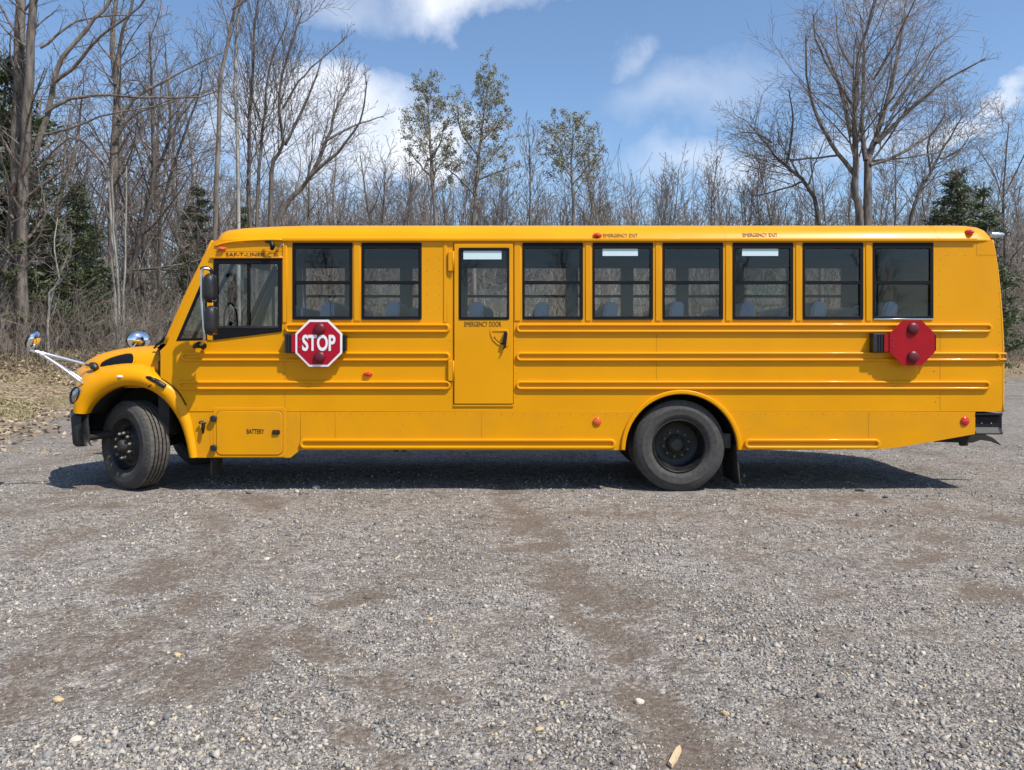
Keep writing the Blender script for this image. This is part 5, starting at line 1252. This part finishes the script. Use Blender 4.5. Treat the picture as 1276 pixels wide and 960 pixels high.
# single things lying on the gravel
def pebble(name, label, px, py, size, mat, seed, flat=.6, cat='stone', stretch=1.0, rot=0.0):
    x, y = GR(px, py); r_ = np.random.default_rng(seed); bm = bmesh.new(); bmesh.ops.create_icosphere(bm, subdivisions=2, radius=1)
    k = r_.normal(0, 1, (7, 3)); k /= np.linalg.norm(k, axis=1, keepdims=True); lim = r_.uniform(.55, .9, 7)
    for v in bm.verts:
        for kk, l in zip(k, lim):
            dd = v.co.dot(Vector(kk))
            if dd > l: v.co -= Vector(kk) * (dd - l)
        v.co = Vector((v.co.x * size * stretch, v.co.y * size * .8, v.co.z * size * flat))
    me = bpy.data.meshes.new(name); bm.to_mesh(me); bm.free(); o = link(name, me, mat); o.location = (x, y, ground_z(x, y) + size * flat * .45); o.rotation_euler = (r_.normal(0, .15), r_.normal(0, .15), rot)
    tag(o, label, cat); return o
pale = varied('pale_stone', (.50, .43, .33), (.62, .55, .45), 40, rough=.8, bump=.3, bump_scale=60, bdist=.004); tan = varied('tan_stone', (.46, .32, .16), (.55, .42, .25), 40, rough=.8)
dk = varied('dark_clod', (.07, .056, .044), (.15, .12, .095), 50, rough=.95, bump=.6, bump_scale=40, bdist=.01); gy_ = varied('grey_stone', (.22, .22, .23), (.32, .32, .33), 40, rough=.85)
for a in (('stone', 'pale cream stone beside the brown tyre track in the right foreground', 796, 870, .028, pale, 1), ('stone', 'small orange stone at the bottom of the right foreground', 672, 910, .020, tan, 2),
          ('stone', 'tan stone near the middle of the left foreground gravel', 221, 820, .022, tan, 3), ('stone', 'pale stone in the gravel below the front of the bus', 332, 694, .026, pale, 4),
          ('stone', 'white pebble left of the curved mud smear', 291, 749, .020, pale, 5), ('stone', 'orange-tan stone at the lower left of the gravel', 73, 872, .026, tan, 6),
          ('stone', 'tan stone right of the tyre track in the lower foreground', 903, 889, .024, tan, 8), ('stone', 'cream stone at the bottom left corner of the gravel', 94, 929, .026, pale, 9),
          ('stone', 'grey stone lying at the edge of the bus shadow', 394, 609, .05, gy_, 10), ('stone', 'orange stone in the gravel right of the curved mud smear', 536, 774, .02, tan, 12)):
    pebble(*a)
pebble('dirt_clod', 'dark clod of earth near the tip of the bus shadow', 1072, 612, .05, dk, 21, .5, 'clod', 1.2)
pebble('dirt_clod', 'second small clod right of the dark one by the bus shadow', 1103, 619, .035, dk, 22, .5, 'clod')
pebble('dirt_clod', 'dark crumb at the end of the curved mud smear', 458, 741, .022, dk, 23, .5, 'clod', 1.4)
pebble('dirt_clod', 'dark crumb of mud in the lower middle foreground', 429, 899, .014, dk, 24, .5, 'clod', 1.5)
pebble('dirt_clod', 'small dark clod under the front windows at the shadow edge', 310, 614, .035, dk, 25, .5, 'clod', 1.3)
def chip():
    x, y = GR(841, 946); m = varied('split_wood', (.50, .36, .20), (.62, .47, .28), 30, rough=.8, stretch=(1, 8, 8), bump=.4, bump_scale=50, bdist=.003); L = .075
    V = [(-L, -.010, 0), (-L * .8, .012, 0), (L * .6, .014, 0), (L, .002, 0), (L * .7, -.012, 0), (-L * .3, -.014, 0)]; k = len(V); V = V + [(a * .95, b * .7, .012) for a, b, _ in V]
    F = [tuple(range(k))[::-1], tuple(range(k, 2 * k))] + [(i, (i + 1) % k, k + (i + 1) % k, k + i) for i in range(k)]
    o = mesh('wood_chip', V, F, m); o.location = (x, y, ground_z(x, y) + .016); o.rotation_euler = (.1, -.05, R(62)); tag(o, 'pale splinter of wood at the bottom edge of the gravel', 'wood chip')
chip()
